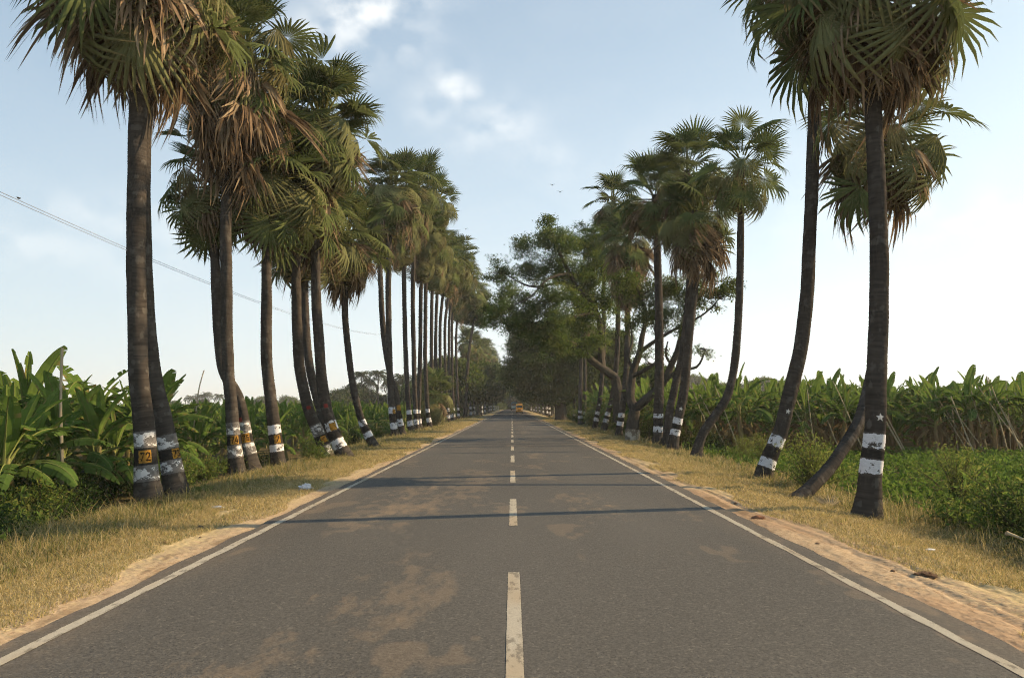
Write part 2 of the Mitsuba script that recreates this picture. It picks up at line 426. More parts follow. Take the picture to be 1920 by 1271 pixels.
G1, G2, G3 = (.088, .120, .044), (.112, .137, .052), (.165, .172, .080)
fan_specs = {
    'fan_a': fan_leaf(1, .95, 1.02, 30, 2.55, .30, .10, .25, G1, (.15, .14, .06)),
    'fan_b': fan_leaf(2, 1.05, .98, 28, 2.45, .18, .16, .45, G2, (.17, .15, .06)),
    'fan_c': fan_leaf(3, .85, 1.05, 30, 2.30, .45, .06, .15, G1, (.14, .14, .05)),
    'fan_d': fan_leaf(4, 1.05, 1.00, 26, 2.5, -.10, .25, .6, G2, (.20, .17, .08), .12),
    'fan_e': fan_leaf(14, 1.15, .94, 24, 2.3, .55, .20, .55, G2, (.24, .19, .09), .18, True),
    'fan_f': fan_leaf(15, .75, .86, 26, 2.6, .05, .18, .3, (.09, .112, .05), (.2, .17, .08), .06, True),
    'fan_old_c': fan_leaf(16, 1.1, .98, 24, 1.7, -.8, .35, 1.1, (.17, .155, .075), (.33, .24, .13), .5, True),
    'fan_old_a': fan_leaf(5, 1.05, 1.05, 26, 2.2, -.35, .30, .8, G3, (.26, .20, .11), .30),
    'fan_old_b': fan_leaf(6, .95, 1.08, 24, 2.0, -.55, .30, .95, G3, (.30, .22, .12), .38),
    'dead_a': dry_fan(7, .45, 1.05, 26, .9, 1.0),
    'dead_b': dry_fan(8, .55, 1.15, 24, .7, .85),
    'dead_c': dry_fan(9, .40, .95, 24, 1.1, 1.15),
    'dead_d': dry_fan(10, .6, 1.2, 26, .6, .65),
}
for k, (v, f, c) in fan_specs.items():
    scene['leaf_' + k] = {'type': 'shapegroup', 'blade': shape(v, f, 'palm_foliage', color=c)}


def crown_layout(r, c, trunk_top, R, ng, nd, skirt, spread_r=1.0, span=142, gs=0.0):
    """(kind, origin, X, Y, Z, scale) for every leaf of one crown"""
    out = []
    off = r.uniform(0, 6.28)
    for k in range(ng):
        fr = (k + .5) / ng
        az = off + k * 2.39996 + r.normal(0, .25)
        ph = math.radians(80 - span * fr ** .95 + r.normal(0, 10))
        Y = np.array([math.cos(az) * math.cos(ph), math.sin(az) * math.cos(ph), math.sin(ph)])
        kind = ['fan_a', 'fan_c', 'fan_b', 'fan_f', 'fan_d', 'fan_e'][r.integers(6)] if fr < .52 else ['fan_e', 'fan_d', 'fan_old_a', 'fan_old_b', 'fan_old_c'][r.integers(5)]
        o = c + np.array([.13 * math.cos(az), .13 * math.sin(az), .35 - 1.25 * fr])
        out.append((kind, o, Y, r.normal(0, .35), R / 2.0 * r.uniform(.78, 1.15)))
    for k in range(nd):
        u = r.uniform(0, 1) ** .8
        az = r.uniform(0, 6.28)
        ph = math.radians(-8 - 58 * u + r.normal(0, 11))
        Y = np.array([math.cos(az) * math.cos(ph), math.sin(az) * math.cos(ph), math.sin(ph)])
        zc = c[2] - .35 - max(0, skirt - 1.25) * u
        a = np.array([np.interp(zc, trunk_top[:, 2], trunk_top[:, 0]), np.interp(zc, trunk_top[:, 2], trunk_top[:, 1]), zc])
        out.append((['fan_old_a', 'fan_old_b', 'fan_old_c'][r.integers(3)] if r.random() < gs else ['dead_a', 'dead_b', 'dead_c', 'dead_d'][r.integers(4)], a + np.array([.12 * math.cos(az), .12 * math.sin(az), 0]), Y, r.normal(0, .4), R / 2.0 * r.uniform(.75, 1.1) * spread_r))
    res = []
    for kind, o, Y, roll, s in out:
        Z = np.array([0, 0, 1.0]) - Y * Y[2]
        Z = Z / (np.linalg.norm(Z) + 1e-6) if np.linalg.norm(Z) > .05 else np.array([1.0, 0, 0])
        X = np.cross(Y, Z)
        X, Z = X * math.cos(roll) + Z * math.sin(roll), Z * math.cos(roll) - X * math.sin(roll)
        res.append((kind, o, X, Y, Z, s))
    return res


# ---------------------------------------------------------------- palmyra palms: trunk points in metres, base first
PALMS = {
 'T1a': [(-6.93,15.27,-0.49),(-7.05,15.27,0.22),(-7.15,15.27,1.25),(-7.25,15.27,1.87),(-7.31,15.27,2.39),(-7.4,15.27,3.76),(-7.47,15.27,5.25),(-7.51,15.27,6.88),(-7.52,15.27,8.21),(-7.6,15.27,10.4)],
 'T1b': [(-6.86,16.31,-0.48),(-6.98,16.31,0.13),(-7.22,16.31,1.22),(-7.4,16.31,1.88),(-7.53,16.31,2.44),(-7.73,16.31,3.9),(-7.84,16.31,5.5),(-7.91,16.31,7.24),(-7.83,16.31,8.66),(-7.51,16.31,10.94)],
 'T2a': [(-7.79,22.46,-0.55),(-7.98,22.46,1.06),(-8.08,22.46,1.97),(-8.18,22.46,2.74),(-8.25,22.46,4.13),(-8.32,22.46,5.69),(-8.37,22.46,6.95),(-8.34,22.46,8.86),(-8.22,22.46,10.64),(-8.08,22.46,12.2)],
 'T2b': [(-7.66,23.54,-0.54),(-7.96,23.64,0.55),(-8.12,23.7,1.35),(-8.33,23.75,1.99),(-8.77,23.79,2.64),(-8.98,23.85,3.62),(-9.13,23.93,4.95),(-9.26,24.01,6.39),(-9.37,24.08,7.67),(-9.47,24.14,8.97)],
 'T3': [(-7.12,24.16,-0.5),(-7.22,24.16,0.36),(-7.34,24.16,1.18),(-7.46,24.16,1.99),(-7.56,24.16,2.65),(-7.63,24.16,3.65),(-7.66,24.16,4.98),(-7.69,24.16,6.5),(-7.65,24.16,7.86),(-7.56,24.16,9.06)],
 'T4': [(-6.05,26.64,-0.38),(-6.33,26.64,0.23),(-6.66,26.64,0.95),(-6.96,26.64,1.67),(-7.14,26.64,2.39),(-7.27,26.64,3.12),(-7.38,26.64,4.59),(-7.46,26.64,6.44),(-7.49,26.64,7.93),(-7.51,26.64,9.35)],
 'T5': [(-6.19,29.13,-0.41),(-6.59,29.26,0.39),(-6.93,29.33,0.88),(-7.25,29.43,1.67),(-7.51,29.53,2.47),(-7.78,29.66,3.69),(-7.92,29.78,4.93),(-8.02,29.9,6.19),(-8.06,30.02,7.46),(-8.07,30.13,8.76)],
 'T6': [(-5.38,26.23,-0.29),(-5.63,26.23,0.08),(-6.02,26.23,0.96),(-6.23,26.23,1.67),(-6.37,26.23,2.38),(-6.51,26.23,3.82),(-6.63,26.23,5.27),(-6.69,26.23,7.28),(-6.64,26.23,9.33),(-6.54,26.23,11.49)],
 'T7': [(-5.66,33.02,-0.33),(-5.98,33.02,0.33),(-6.23,33.02,0.78),(-6.52,33.02,1.67),(-6.73,33.02,2.57),(-6.99,33.02,4.38),(-7.13,33.02,5.97),(-7.14,33.02,7.58),(-7.08,33.02,8.97)],
 'T8a': [(-6.59,44.59,-0.46),(-6.79,44.59,1.08),(-6.9,44.59,2.29),(-7.01,44.59,4.11),(-7.07,44.59,5.95),(-7.13,44.59,8.42),(-7.11,44.59,11.54),(-6.93,44.59,14.38)],
 'T8b': [(-6.27,45.75,-0.42),(-6.59,45.75,1.06),(-6.76,45.75,2.3),(-7.16,45.75,3.55),(-7.46,45.75,5.12),(-7.64,45.75,6.69),(-7.76,45.75,8.6),(-7.89,45.75,10.83),(-8.01,45.75,12.93)],
 'T9': [(-6.69,53.0,-0.44),(-6.92,53.0,0.79),(-7.12,53.0,3.13),(-7.22,53.0,4.94),(-7.37,53.0,8.96),(-7.44,53.0,11.92),(-7.48,53.0,14.9)],
 'T10': [(-6.77,56.0,-0.44),(-6.89,56.0,1.31),(-6.99,56.0,3.21),(-7.05,56.0,5.12),(-7.17,56.0,9.37),(-7.15,56.0,14.07),(-6.83,56.0,17.84)],
 'T11': [(-6.81,59.0,-0.44),(-7.02,59.0,0.89),(-7.0,59.0,3.29),(-6.95,59.0,5.71),(-6.95,59.0,9.79),(-6.82,59.0,13.08),(-6.55,59.0,15.15)],
 'T12': [(-6.36,62.0,-0.4),(-6.62,62.0,0.85),(-6.81,62.0,3.38),(-6.92,62.0,5.92),(-6.92,62.0,10.2),(-6.7,62.0,14.97),(-6.3,62.0,18.47)],
 'T13': [(-6.56,68.0,-0.42),(-6.85,68.0,1.24),(-6.96,68.0,3.55),(-7.04,68.0,7.27),(-7.03,68.0,11.97),(-6.88,68.0,16.02)],
 'T14': [(-6.4,72.0,-0.41),(-6.76,72.0,1.21),(-6.97,72.0,3.66),(-7.06,72.0,7.6),(-6.95,72.0,12.58),(-6.48,72.0,16.1)],
 'T15': [(-6.59,77.0,-0.43),(-6.86,77.0,1.18),(-7.05,77.0,4.85),(-7.13,77.0,9.07),(-6.79,77.0,13.34),(-6.28,77.0,16.3)],
 'T16': [(-6.73,84.0,-0.44),(-6.98,84.0,2.28),(-7.17,84.0,5.14),(-7.26,84.0,9.75),(-6.72,84.0,14.4),(-5.93,84.0,17.92)],
 'T17': [(-7.03,90.0,-0.46),(-7.17,90.0,2.32),(-7.26,90.0,6.0),(-7.29,90.0,10.33),(-6.83,90.0,15.31),(-5.85,90.0,17.82)],
 'T18': [(-7.11,96.0,-0.47),(-7.19,96.0,1.72),(-7.34,96.0,5.64),(-7.44,96.0,10.9),(-7.14,96.0,14.89),(-5.96,96.0,17.56)],
 'T19': [(-7.0,103.0,-0.46),(-7.16,103.0,3.12),(-7.32,103.0,6.63),(-7.41,103.0,10.16),(-7.08,103.0,14.43),(-5.54,103.0,16.93)],
 'T20': [(-6.46,125.0,-0.41),(-6.72,125.0,2.58),(-7.0,125.0,6.84),(-7.2,125.0,11.98)],
 'T21': [(-6.38,134.0,-0.4),(-6.57,134.0,2.65),(-6.77,134.0,7.21),(-6.61,134.0,12.26)],
 'T22': [(-6.09,160.0,-0.36),(-6.21,160.0,3.93),(-6.34,160.0,8.29),(-6.35,160.0,13.22)],
 'T23': [(-6.17,178.0,-0.37),(-6.19,178.0,4.19),(-6.08,178.0,9.04),(-5.97,178.0,15.14)],
 'T24': [(-5.99,205.0,-0.35),(-6.01,205.0,4.57),(-6.16,205.0,10.16),(-6.03,205.0,15.07)],
 'T25': [(-6.1,230.0,-0.36),(-6.11,230.0,4.93),(-5.97,230.0,11.2),(-5.67,230.0,15.92)],
 'T26': [(-6.06,262.0,-0.36),(-6.07,262.0,5.39),(-6.08,262.0,11.63),(-5.91,262.0,16.11)],
 'T27': [(-6.12,300.0,-0.36),(-6.13,300.0,4.91),(-5.94,300.0,12.06),(-5.74,300.0,16.15)],
 'R1': [(6.03,13.52,-0.46),(6.11,13.52,0.21),(6.17,13.52,0.75),(6.23,13.52,1.11),(6.3,13.52,1.93),(6.36,13.52,2.77),(6.42,13.52,3.8),(6.45,13.52,4.8),(6.45,13.52,5.7),(6.44,13.52,6.48),(6.45,13.52,7.46),(6.53,13.52,9.45)],
 'R2': [(6.42,20.39,-0.5),(6.59,20.39,0.15),(6.75,20.39,0.52),(6.94,20.39,0.91),(7.08,20.39,1.39),(7.31,20.39,2.22),(7.59,20.39,3.33),(7.74,20.39,4.32),(7.91,20.39,6.4),(8.04,20.39,8.2),(8.15,20.39,10.11),(8.25,20.39,13.34)],
 'R3': [(5.51,15.84,-0.36),(6.06,16.07,-0.03),(6.55,16.37,0.32),(7.01,16.68,0.76),(7.45,16.96,1.2),(7.85,17.33,1.9),(8.36,17.86,3.0),(8.72,18.36,4.18),(9.02,18.83,5.43),(9.32,19.29,6.75),(9.81,20.04,9.17)],
 'R4': [(6.99,30.0,-0.54),(7.2,30.0,0.45),(7.6,30.0,1.06),(8.28,30.0,2.08),(8.57,30.0,3.31),(8.71,30.0,4.54),(8.8,30.0,5.79),(8.88,30.0,7.25),(8.93,30.0,8.64),(9.04,30.0,11.29)],
 'R5': [(6.89,34.0,-0.53),(7.06,34.0,0.52),(7.21,34.0,1.1),(7.44,34.0,2.13),(7.57,34.0,3.06),(7.71,34.0,4.46),(7.88,34.0,5.87),(8.04,34.0,7.05),(8.12,34.0,8.47),(8.11,34.0,10.27)],
 'R6': [(7.08,36.0,-0.55),(7.2,36.0,1.19),(7.41,36.0,2.16),(7.65,36.0,3.14),(7.89,36.0,4.13),(8.09,36.0,5.62),(8.27,36.0,7.37),(8.3,36.0,8.88),(8.26,36.0,10.65),(8.25,36.0,12.7)],
 'R7': [(7.03,38.0,-0.54),(7.07,38.0,0.65),(7.11,38.0,1.68),(7.15,38.0,2.71),(7.19,38.0,4.79),(7.2,38.0,6.89),(7.17,38.0,8.74),(7.15,38.0,10.35),(7.09,38.0,12.09)],
 'R8': [(6.45,48.0,-0.47),(6.65,48.0,0.87),(6.87,48.0,2.33),(7.02,48.0,3.64),(7.11,48.0,5.62),(7.17,48.0,8.27),(7.2,48.0,10.28),(7.19,48.0,12.13)],
 'R9': [(6.5,56.0,-0.48),(6.78,56.0,0.93),(7.09,56.0,1.88),(7.42,56.0,3.97),(7.6,56.0,6.28),(7.67,56.0,9.37),(7.6,56.0,12.89),(7.41,56.0,16.64)],
 'R10': [(6.34,61.0,-0.46),(6.59,61.0,0.87),(6.81,61.0,1.9),(7.04,61.0,4.18),(7.19,61.0,6.69),(7.22,61.0,10.06),(7.25,61.0,12.61),(7.19,61.0,14.75)],
 'R11': [(6.52,75.0,-0.48),(6.53,75.0,1.7),(6.61,75.0,4.76),(6.73,75.0,7.85),(6.81,75.0,10.43),(6.88,75.0,13.04)],
 'R12': [(7.82,84.0,-0.64),(7.84,84.0,2.85),(7.87,84.0,6.29),(7.83,84.0,9.17),(7.85,84.0,11.49)],
 'R13': [(7.41,94.0,-0.59),(7.56,94.0,2.99),(7.77,94.0,6.19),(7.86,94.0,8.77)],
 'R14': [(7.24,150.0,-0.57),(7.05,150.0,3.28),(6.96,150.0,6.34),(6.87,150.0,8.9)],
 'R15': [(7.41,165.0,-0.59),(7.19,165.0,3.44),(7.09,165.0,6.81),(6.99,165.0,9.63)],
 'R16': [(7.22,180.0,-0.57),(6.99,180.0,3.61),(6.88,180.0,7.28),(6.89,180.0,10.35)],
 'R17': [(7.07,200.0,-0.55),(6.81,200.0,3.82),(6.55,200.0,7.91),(6.56,200.0,11.05)],
 'R18': [(7.04,225.0,-0.54),(6.74,225.0,4.09),(6.6,225.0,7.92),(6.61,225.0,11.76)],
 'R19': [(6.97,250.0,-0.54),(6.81,250.0,3.86),(6.65,250.0,8.28),(6.66,250.0,12.03)],
 'R20': [(6.86,280.0,-0.52),(6.67,280.0,4.12),(6.49,280.0,8.5),(6.5,280.0,12.89)],
}


def trunk_mesh(q, r_top, r_mid, flare, sides, seed):
    s = np.concatenate([[0], np.cumsum(np.linalg.norm(np.diff(q, axis=0), axis=1))])
    rr = r_top + (r_mid - r_top) * np.clip(1 - s / s[-1], 0, 1) ** .8 + flare * np.exp(-s / .5)
    t, e1, e2 = frames(q)
    a = np.linspace(0, 2 * np.pi, sides + 1)
    ring = .004 * np.abs(((s / .085) % 1) - .5) * 2
    nz = meshkit.fbm(np.stack([np.cos(a)[None, :] * 1.3 + 0 * s[:, None], np.sin(a)[None, :] * 1.3 + seed + 0 * s[:, None], s[:, None] * 1.1 + 0 * a[None, :]], -1), 4, seed)
    gnarl = (nz - .5) * (.05 + .12 * np.exp(-s / .6))[:, None]
    rad = rr[:, None] + ring[:, None] + gnarl * np.minimum(1, rr[:, None] / .17)
    v = q[:, None] + rad[..., None] * (np.cos(a)[None, :, None] * e1[:, None] + np.sin(a)[None, :, None] * e2[:, None])
    uv = np.stack(np.broadcast_arrays(a[None, :] * r_mid, s[:, None]), -1).reshape(-1, 2)
    n = sides + 1
    i, j = np.meshgrid(np.arange(len(q) - 1), np.arange(sides), indexing='ij')
    f = np.stack([i * n + j, i * n + j + 1, (i + 1) * n + j + 1, (i + 1) * n + j], -1).reshape(-1, 4)
    return v, np.vstack([f[:, [0, 1, 2]], f[:, [0, 2, 3]]]), uv, s, rad, e1, e2


def seam_normals(v, f, rows, n):
    nrm = np.zeros_like(v); fn = np.cross(v[f[:, 1]] - v[f[:, 0]], v[f[:, 2]] - v[f[:, 0]])
    for k in range(3): np.add.at(nrm, f[:, k], fn)
    g = nrm.reshape(rows, n, 3); g[:, 0] += g[:, -1]; g[:, -1] = g[:, 0]
    nrm = g.reshape(-1, 3)
    return nrm / (np.linalg.norm(nrm, axis=1, keepdims=True) + 1e-12)


ORD = ('first', 'second', 'third', 'fourth', 'fifth', 'sixth', 'seventh', 'eighth', 'ninth', 'tenth', 'eleventh', 'twelfth')
ORD2 = lambda k: (ORD + ('thirteenth', 'fourteenth', 'fifteenth', 'sixteenth', 'seventeenth', 'eighteenth', 'nineteenth', 'twentieth', 'next', 'further'))[min(k, 21)]
LANDMARKS_R = ((-9, 'far right palms'), (.142, 'banded palms'), (.2, 'star pair'), (.24, 'unpainted palm'), (.318, 'curved palm'), (.455, 'thickest palm'), (.60, 'right picture edge'))
LANDMARKS_L = ((-9, 'left picture edge'), (-.46, 'palm numbered 72'), (-.345, 'palm numbered 74'), (-.30, 'upright palm'), (-.22, 'leaning palms'), (-.17, 'gap palm'), (-.11, 'far left palms'))


def between(x, y):
    marks = LANDMARKS_R if x > 0 else LANDMARKS_L
    k = max(i for i, m in enumerate(marks) if x / y >= m[0])
    if k == len(marks) - 1:
        return 'beyond the ' + marks[k][1] if x < 0 else 'at the ' + marks[k][1]
    return f'between the {marks[k][1]} and {marks[k + 1][1]}'


class Palm:
    def __init__(self, code, label, R=2.0, ng=34, nd=26, skirt=1.6, r_mid=.17, r_top=.13, flare=.10, detail=2, bands=(), plate=None, star=None, red=None, worn=False, group=None, sr=1.0, seed=None, span=142, gs=0.0):
        pts = PALMS[code]
        seed = seed or (sum(ord(ch) * (k + 3) for k, ch in enumerate(code)) * 7) % 9973
        r = rng_of(seed)
        self.key = key = numbered('palmyra_palm')
        tag(key, label, 'palm tree', group)
        step, sides = {2: (.045, 28), 1: (.12, 14), 0: (.5, 8)}[detail]
        q = spline(pts, step)
        v, f, uv, s, rad, e1, e2 = trunk_mesh(q, r_top, r_mid, flare, sides, seed)
        self.q, self.s, self.rad, self.e1, self.e2 = q, s, rad.mean(1), e1, e2
        self.radmax = rad.max(1)
        self.full = rad
        vv = v.reshape(-1, 3)
        trunk = mikit.ply((vv, f), 'palm_bark', smooth=True, uv=uv)
        scene[part(key, 'trunk')] = trunk
        g = float(ground_z(q[0, 0], q[0, 1]))
        self.s0 = float(np.interp(g, q[:, 2], s))
        for kind, lo, hi in bands:
            self.band(kind, lo, hi, worn, sides)
        if plate: self.plate(*plate)
        if star: self.star(*star)
        if red: self.patch('red_mark', 'red_paint', *red)
        lay = crown_layout(r, q[-1], q, R, ng, nd, skirt, sr, span, gs)
        if detail >= 1:
            for kind, o, X, Y, Z, sc in lay:
                place_axes(part(key, 'dry_leaf' if kind.startswith('dead') else 'leaf'), 'leaf_' + kind, o, X, Y, Z, sc)
        else:
            ms = []
            for kind, o, X, Y, Z, sc in lay:
                v, f, c = fan_specs[kind]
                ms.append((v @ (np.stack([X, Y, Z]) * sc) + o, f, c))
            v, f, c = join(ms)
            scene[part(key, 'crown')] = shape(v, f, 'palm_foliage', color=c)

    def surf(self, s, ph, off):
        s = np.asarray(s, float); ph = np.asarray(ph, float)
        g = lambda a: np.stack([np.interp(s, self.s, a[:, k]) for k in range(3)], -1)
        cols = self.full.shape[1]
        k = (ph % (2 * np.pi)) / (2 * np.pi) * (cols - 1)
        i = np.clip(np.interp(s, self.s, np.arange(len(self.s))), 0, len(self.s) - 1.001)
        i0, k0 = i.astype(int), np.clip(k.astype(int), 0, cols - 2)
        fi, fk = i - i0, k - k0
        Rr = self.full[i0, k0] * (1 - fi) * (1 - fk) + self.full[i0 + 1, k0] * fi * (1 - fk) + self.full[i0, k0 + 1] * (1 - fi) * fk + self.full[i0 + 1, k0 + 1] * fi * fk
        return g(self.q) + (Rr + off)[..., None] * (np.cos(ph)[..., None] * g(self.e1) + np.sin(ph)[..., None] * g(self.e2))

    def grid(self, s0, s1, p0, p1, off, ns, npp):
        S, Pp = np.meshgrid(np.linspace(s0, s1, ns), np.linspace(p0, p1, npp), indexing='ij')
        v = self.surf(S, Pp, off).reshape(-1, 3)
        i, j = np.meshgrid(np.arange(ns - 1), np.arange(npp - 1), indexing='ij')
        f = np.stack([i * npp + j, i * npp + j + 1, (i + 1) * npp + j + 1, (i + 1) * npp + j], -1).reshape(-1, 4)
        uv = np.stack([(Pp * self.rad[0]).ravel(), ((S - s0) / (s1 - s0)).ravel()], 1)
        return v, np.vstack([f[:, [0, 1, 2]], f[:, [0, 2, 3]]]), uv

    def band(self, kind, lo, hi, worn, sides):
        n = 12 if sides > 20 else 5
        v, f, uv = self.grid(self.s0 + lo, self.s0 + hi, 0, 2 * np.pi, .004 if kind == 'w' else .003, n, sides + 1)
        m = 'black_paint' if kind == 'b' else ('worn_white_paint' if worn else 'white_paint')
        scene[part(self.key, 'black_band' if kind == 'b' else 'white_band')] = mikit.ply((v, f), m, smooth=True, uv=uv)

    def patch(self, name, mat, s, ph, h, w):
        R = float(np.interp(self.s0 + s, self.s, self.rad))
        v, f, uv = self.grid(self.s0 + s - h / 2, self.s0 + s + h / 2, ph - w / 2 / R, ph + w / 2 / R, .008, 5, 9)
        k = part(self.key, name)
        scene[k] = mikit.ply((v, f), mat, smooth=True, uv=uv)
        return k, R

    def plate(self, text, s, ph, h, w):
        k, R = self.patch('number_plate', 'yellow_paint', s, ph, h, w)
        labels[k] = {'label': f'yellow painted panel with the number {text}' if text else 'small worn yellow painted panel'}
        if text:
            m = meshkit.text_mesh(text, h * .66, .004, True)
            m = m.subdivide_to_size(.03) if hasattr(m, 'subdivide_to_size') else m
            v = np.array(m.vertices); wd = v[:, 0].max()
            sc = min(1.0, .84 * w / wd)
            v[:, 0] = (v[:, 0] - wd / 2) * sc
            v[:, 1] -= h * .33
            p = self.surf(self.s0 + s + v[:, 1], ph + v[:, 0] / R, v[:, 2] + .0095)
            dk = part(k, 'digits')
            scene[dk] = shape(p, np.array(m.faces), 'digit_paint')

    def star(self, s, ph, d):
        R = float(np.interp(self.s0 + s, self.s, self.rad))
        a = np.arange(10) * np.pi / 5
        rr = np.where(np.arange(10) % 2 == 0, d / 2, d / 4.6)
        pts = np.vstack([[[0, 0]], np.stack([np.sin(a) * rr, np.cos(a) * rr], 1)])
        p = self.surf(self.s0 + s + pts[:, 1], ph + pts[:, 0] / R, np.where(np.arange(11) == 0, .012, .007))
        k = part(self.key, 'star')
        scene[k] = shape(p, [[0, 1 + i, 1 + (i + 1) % 10] for i in range(10)], 'white_star')
        labels[k] = {'label': 'small white five-pointed star painted on the trunk'}


scene['white_star'] = two({'type': 'diffuse', 'reflectance': {'type': 'rgb', 'value': [.62, .61, .58]}})
LB = (('w', .56, .87), ('b', .87, 1.20), ('w', 1.20, 1.52))
RB = (('w', .80, 1.12), ('b', 1.12, 1.30), ('w', 1.30, 1.62))
LR, RR = 'palms in the left roadside row', 'palms in the right roadside row'

Palm('T1a', 'tall nearest palm of the left row, trunk numbered 72 on yellow', R=2.35, ng=50, nd=38, skirt=1.8, r_mid=.185, r_top=.165, flare=.21, bands=LB, plate=('72', 1.035, .35, .24, .22), worn=True, group=LR, span=106, sr=1.1)
Palm('T1b', 'palm leaning against the nearest left palm numbered 72, with a yellow panel at its edge', R=2.35, ng=48, nd=30, skirt=1.7, r_mid=.18, r_top=.15, flare=.20, bands=(('w', .60, .88), ('b', .88, 1.10), ('w', 1.10, 1.40)), plate=('73', .99, 1.12, .20, .18), worn=True, group=LR, span=108)
Palm('T2a', 'left row palm numbered 74 with a long brown skirt of dead leaves', R=2.35, ng=54, nd=74, skirt=3.3, r_mid=.175, r_top=.14, flare=.16, bands=(('w', .62, .98), ('w', 1.25, 1.62), ('b', .98, 1.25)), plate=('74', 1.12, .42, .25, .22), worn=True, group=LR, span=112, sr=1.2)
Palm('T2b', 'palm numbered 75 bending behind its twin numbered 74', R=2.0, ng=36, nd=24, skirt=1.9, r_mid=.165, r_top=.12, flare=.2, bands=(('w', .60, .98), ('b', .98, 1.22), ('w', 1.22, 1.62)), plate=('75', 1.11, .20, .27, .24), red=(1.68, -.3, .13, .12), worn=True, group=LR)
Palm('T3', 'single upright palm with clean white bands just after the palm numbered 75', R=2.35, ng=50, nd=22, skirt=1.4, r_mid=.19, r_top=.125, flare=.09, bands=(('w', .60, .86), ('b', .86, 1.14), ('w', 1.14, 1.46)), plate=('7', 1.0, .55, .25, .2), group=LR, gs=.5)
Palm('T4', 'left row palm with a lumpy pale trunk and a weed climbing its leaning foot', R=2.4, ng=52, nd=32, skirt=2.0, r_mid=.19, r_top=.14, flare=.16, bands=(('w', .25, .62), ('b', .62, .98), ('w', .98, 1.4)), plate=('', .82, .7, .22, .2), red=(2.0, .3, .12, .13), worn=True, group=LR, gs=.5)
Palm('T5', 'darker palm rising between two leaning palms of the left row', R=2.3, ng=46, nd=18, skirt=1.6, r_mid=.17, r_top=.13, flare=.12, bands=(), group=LR, gs=.5)
Palm('T6', 'high-crowned left palm with a small yellow panel inside its upper white band', R=2.5, ng=64, nd=18, skirt=3.2, r_mid=.19, r_top=.125, flare=.18, bands=(('w', .42, .82), ('b', .82, 1.06), ('w', 1.06, 1.45)), plate=('', 1.22, .45, .26, .24), red=(1.95, .2, .13, .13), group=LR)
Palm('T7', 'slim left palm standing alone in the gap, round brown skirt under its crown', R=2.1, ng=48, nd=34, skirt=2.4, r_mid=.15, r_top=.12, flare=.16, bands=(('w', .55, .85), ('b', .85, 1.08), ('w', 1.08, 1.4)), detail=1, group=LR, span=128)
Palm('T8a', 'front palm of the close pair at the end of the left row gap', R=2.5, ng=42, nd=22, skirt=2.4, r_mid=.19, r_top=.14, flare=.13, bands=(('w', .62, 1.06), ('b', 1.06, 1.5), ('w', 1.5, 1.95)), plate=('', 1.65, .8, .25, .2), detail=1, group=LR, gs=.5)
Palm('T8b', 'rear palm of the close pair, its foot showing yellow paint on the right', R=2.5, ng=42, nd=22, skirt=2.2, r_mid=.17, r_top=.14, flare=.13, bands=(('w', .75, 1.25), ('b', 1.25, 1.6)), plate=('', 1.85, .5, .32, .26), detail=1, group=LR, gs=.5)
mids = 'palm trunk in the dense middle stretch of the left row'
MB = (('w', .62, 1.05), ('b', 1.05, 1.4), ('w', 1.4, 1.75))
for k, (code, R) in enumerate((('T9', 2.1), ('T10', 2.4), ('T11', 2.2), ('T12', 2.3), ('T13', 2.3), ('T14', 2.2), ('T15', 2.3), ('T16', 2.4), ('T17', 2.4), ('T18', 2.5), ('T19', 2.6))):
    Palm(code, f'black and white banded left palm, {ORD[k]} beyond the close pair', R=R * 1.1, ng=36, nd=24, skirt=3.6, gs=.7, r_mid=.17, r_top=.135, flare=.13, bands=MB, detail=1, group='banded palms crowded in the middle of the left row')
for k, code in enumerate(('T20', 'T21', 'T22', 'T23', 'T24', 'T25', 'T26', 'T27')):
    Palm(code, f'small far left palm, {ORD[k]} beyond the dense middle stretch of the row', R=2.7, ng=44, nd=12, skirt=2.6, r_mid=.18, r_top=.15, bands=(('w', .5, 1.1), ('b', 1.1, 1.4), ('w', 1.4, 1.9)), detail=0, group='far palms of the left row')

Palm('R1', 'thickest and nearest right-hand palm with a white star and two white bands', R=2.3, ng=50, nd=40, skirt=1.75, r_mid=.165, r_top=.125, flare=.16, bands=(('w', .79, 1.09), ('b', 1.09, 1.23), ('w', 1.23, 1.53)), star=(1.79, .03, .15), group=RR, span=116, sr=1.0)
Palm('R2', 'curved right-hand palm leaning right, small white star, left of the nearest right palm', R=2.35, ng=50, nd=24, skirt=2.3, r_mid=.19, r_top=.135, flare=.10, bands=(('w', .42, .70), ('b', .70, .98), ('w', .98, 1.34)), star=(1.98, .0, .15), group=RR, span=118)
Palm('R3', 'unpainted palm bowed low over the ground behind the nearest right palm', R=2.45, ng=34, nd=14, skirt=2.2, r_mid=.125, r_top=.11, flare=.07, bands=(), group=RR)
Palm('R4', 'unpainted slender palm bending up from a strongly leaning foot', R=2.1, ng=26, nd=4, skirt=1.0, r_mid=.165, r_top=.11, flare=.12, bands=(), group=RR)
Palm('R5', 'star-marked palm with clean white bands and a big brown skirt, mid right row', R=2.3, ng=32, nd=44, skirt=2.6, r_mid=.21, r_top=.14, flare=.10, bands=RB, star=(2.0, -.15, .2), group=RR, span=124)
Palm('R6', 'dark unpainted palm leaning right behind the star-marked banded palm', R=2.4, ng=33, nd=12, skirt=1.8, r_mid=.18, r_top=.14, flare=.10, bands=(), detail=1, group=RR)
Palm('R7', 'stout straight right row palm with peeling upper white band', R=2.4, ng=33, nd=14, skirt=2.4, r_mid=.24, r_top=.15, flare=.09, bands=(('w', .8, 1.15), ('b', 1.15, 1.5), ('w', 1.5, 1.75)), detail=1, group=RR)
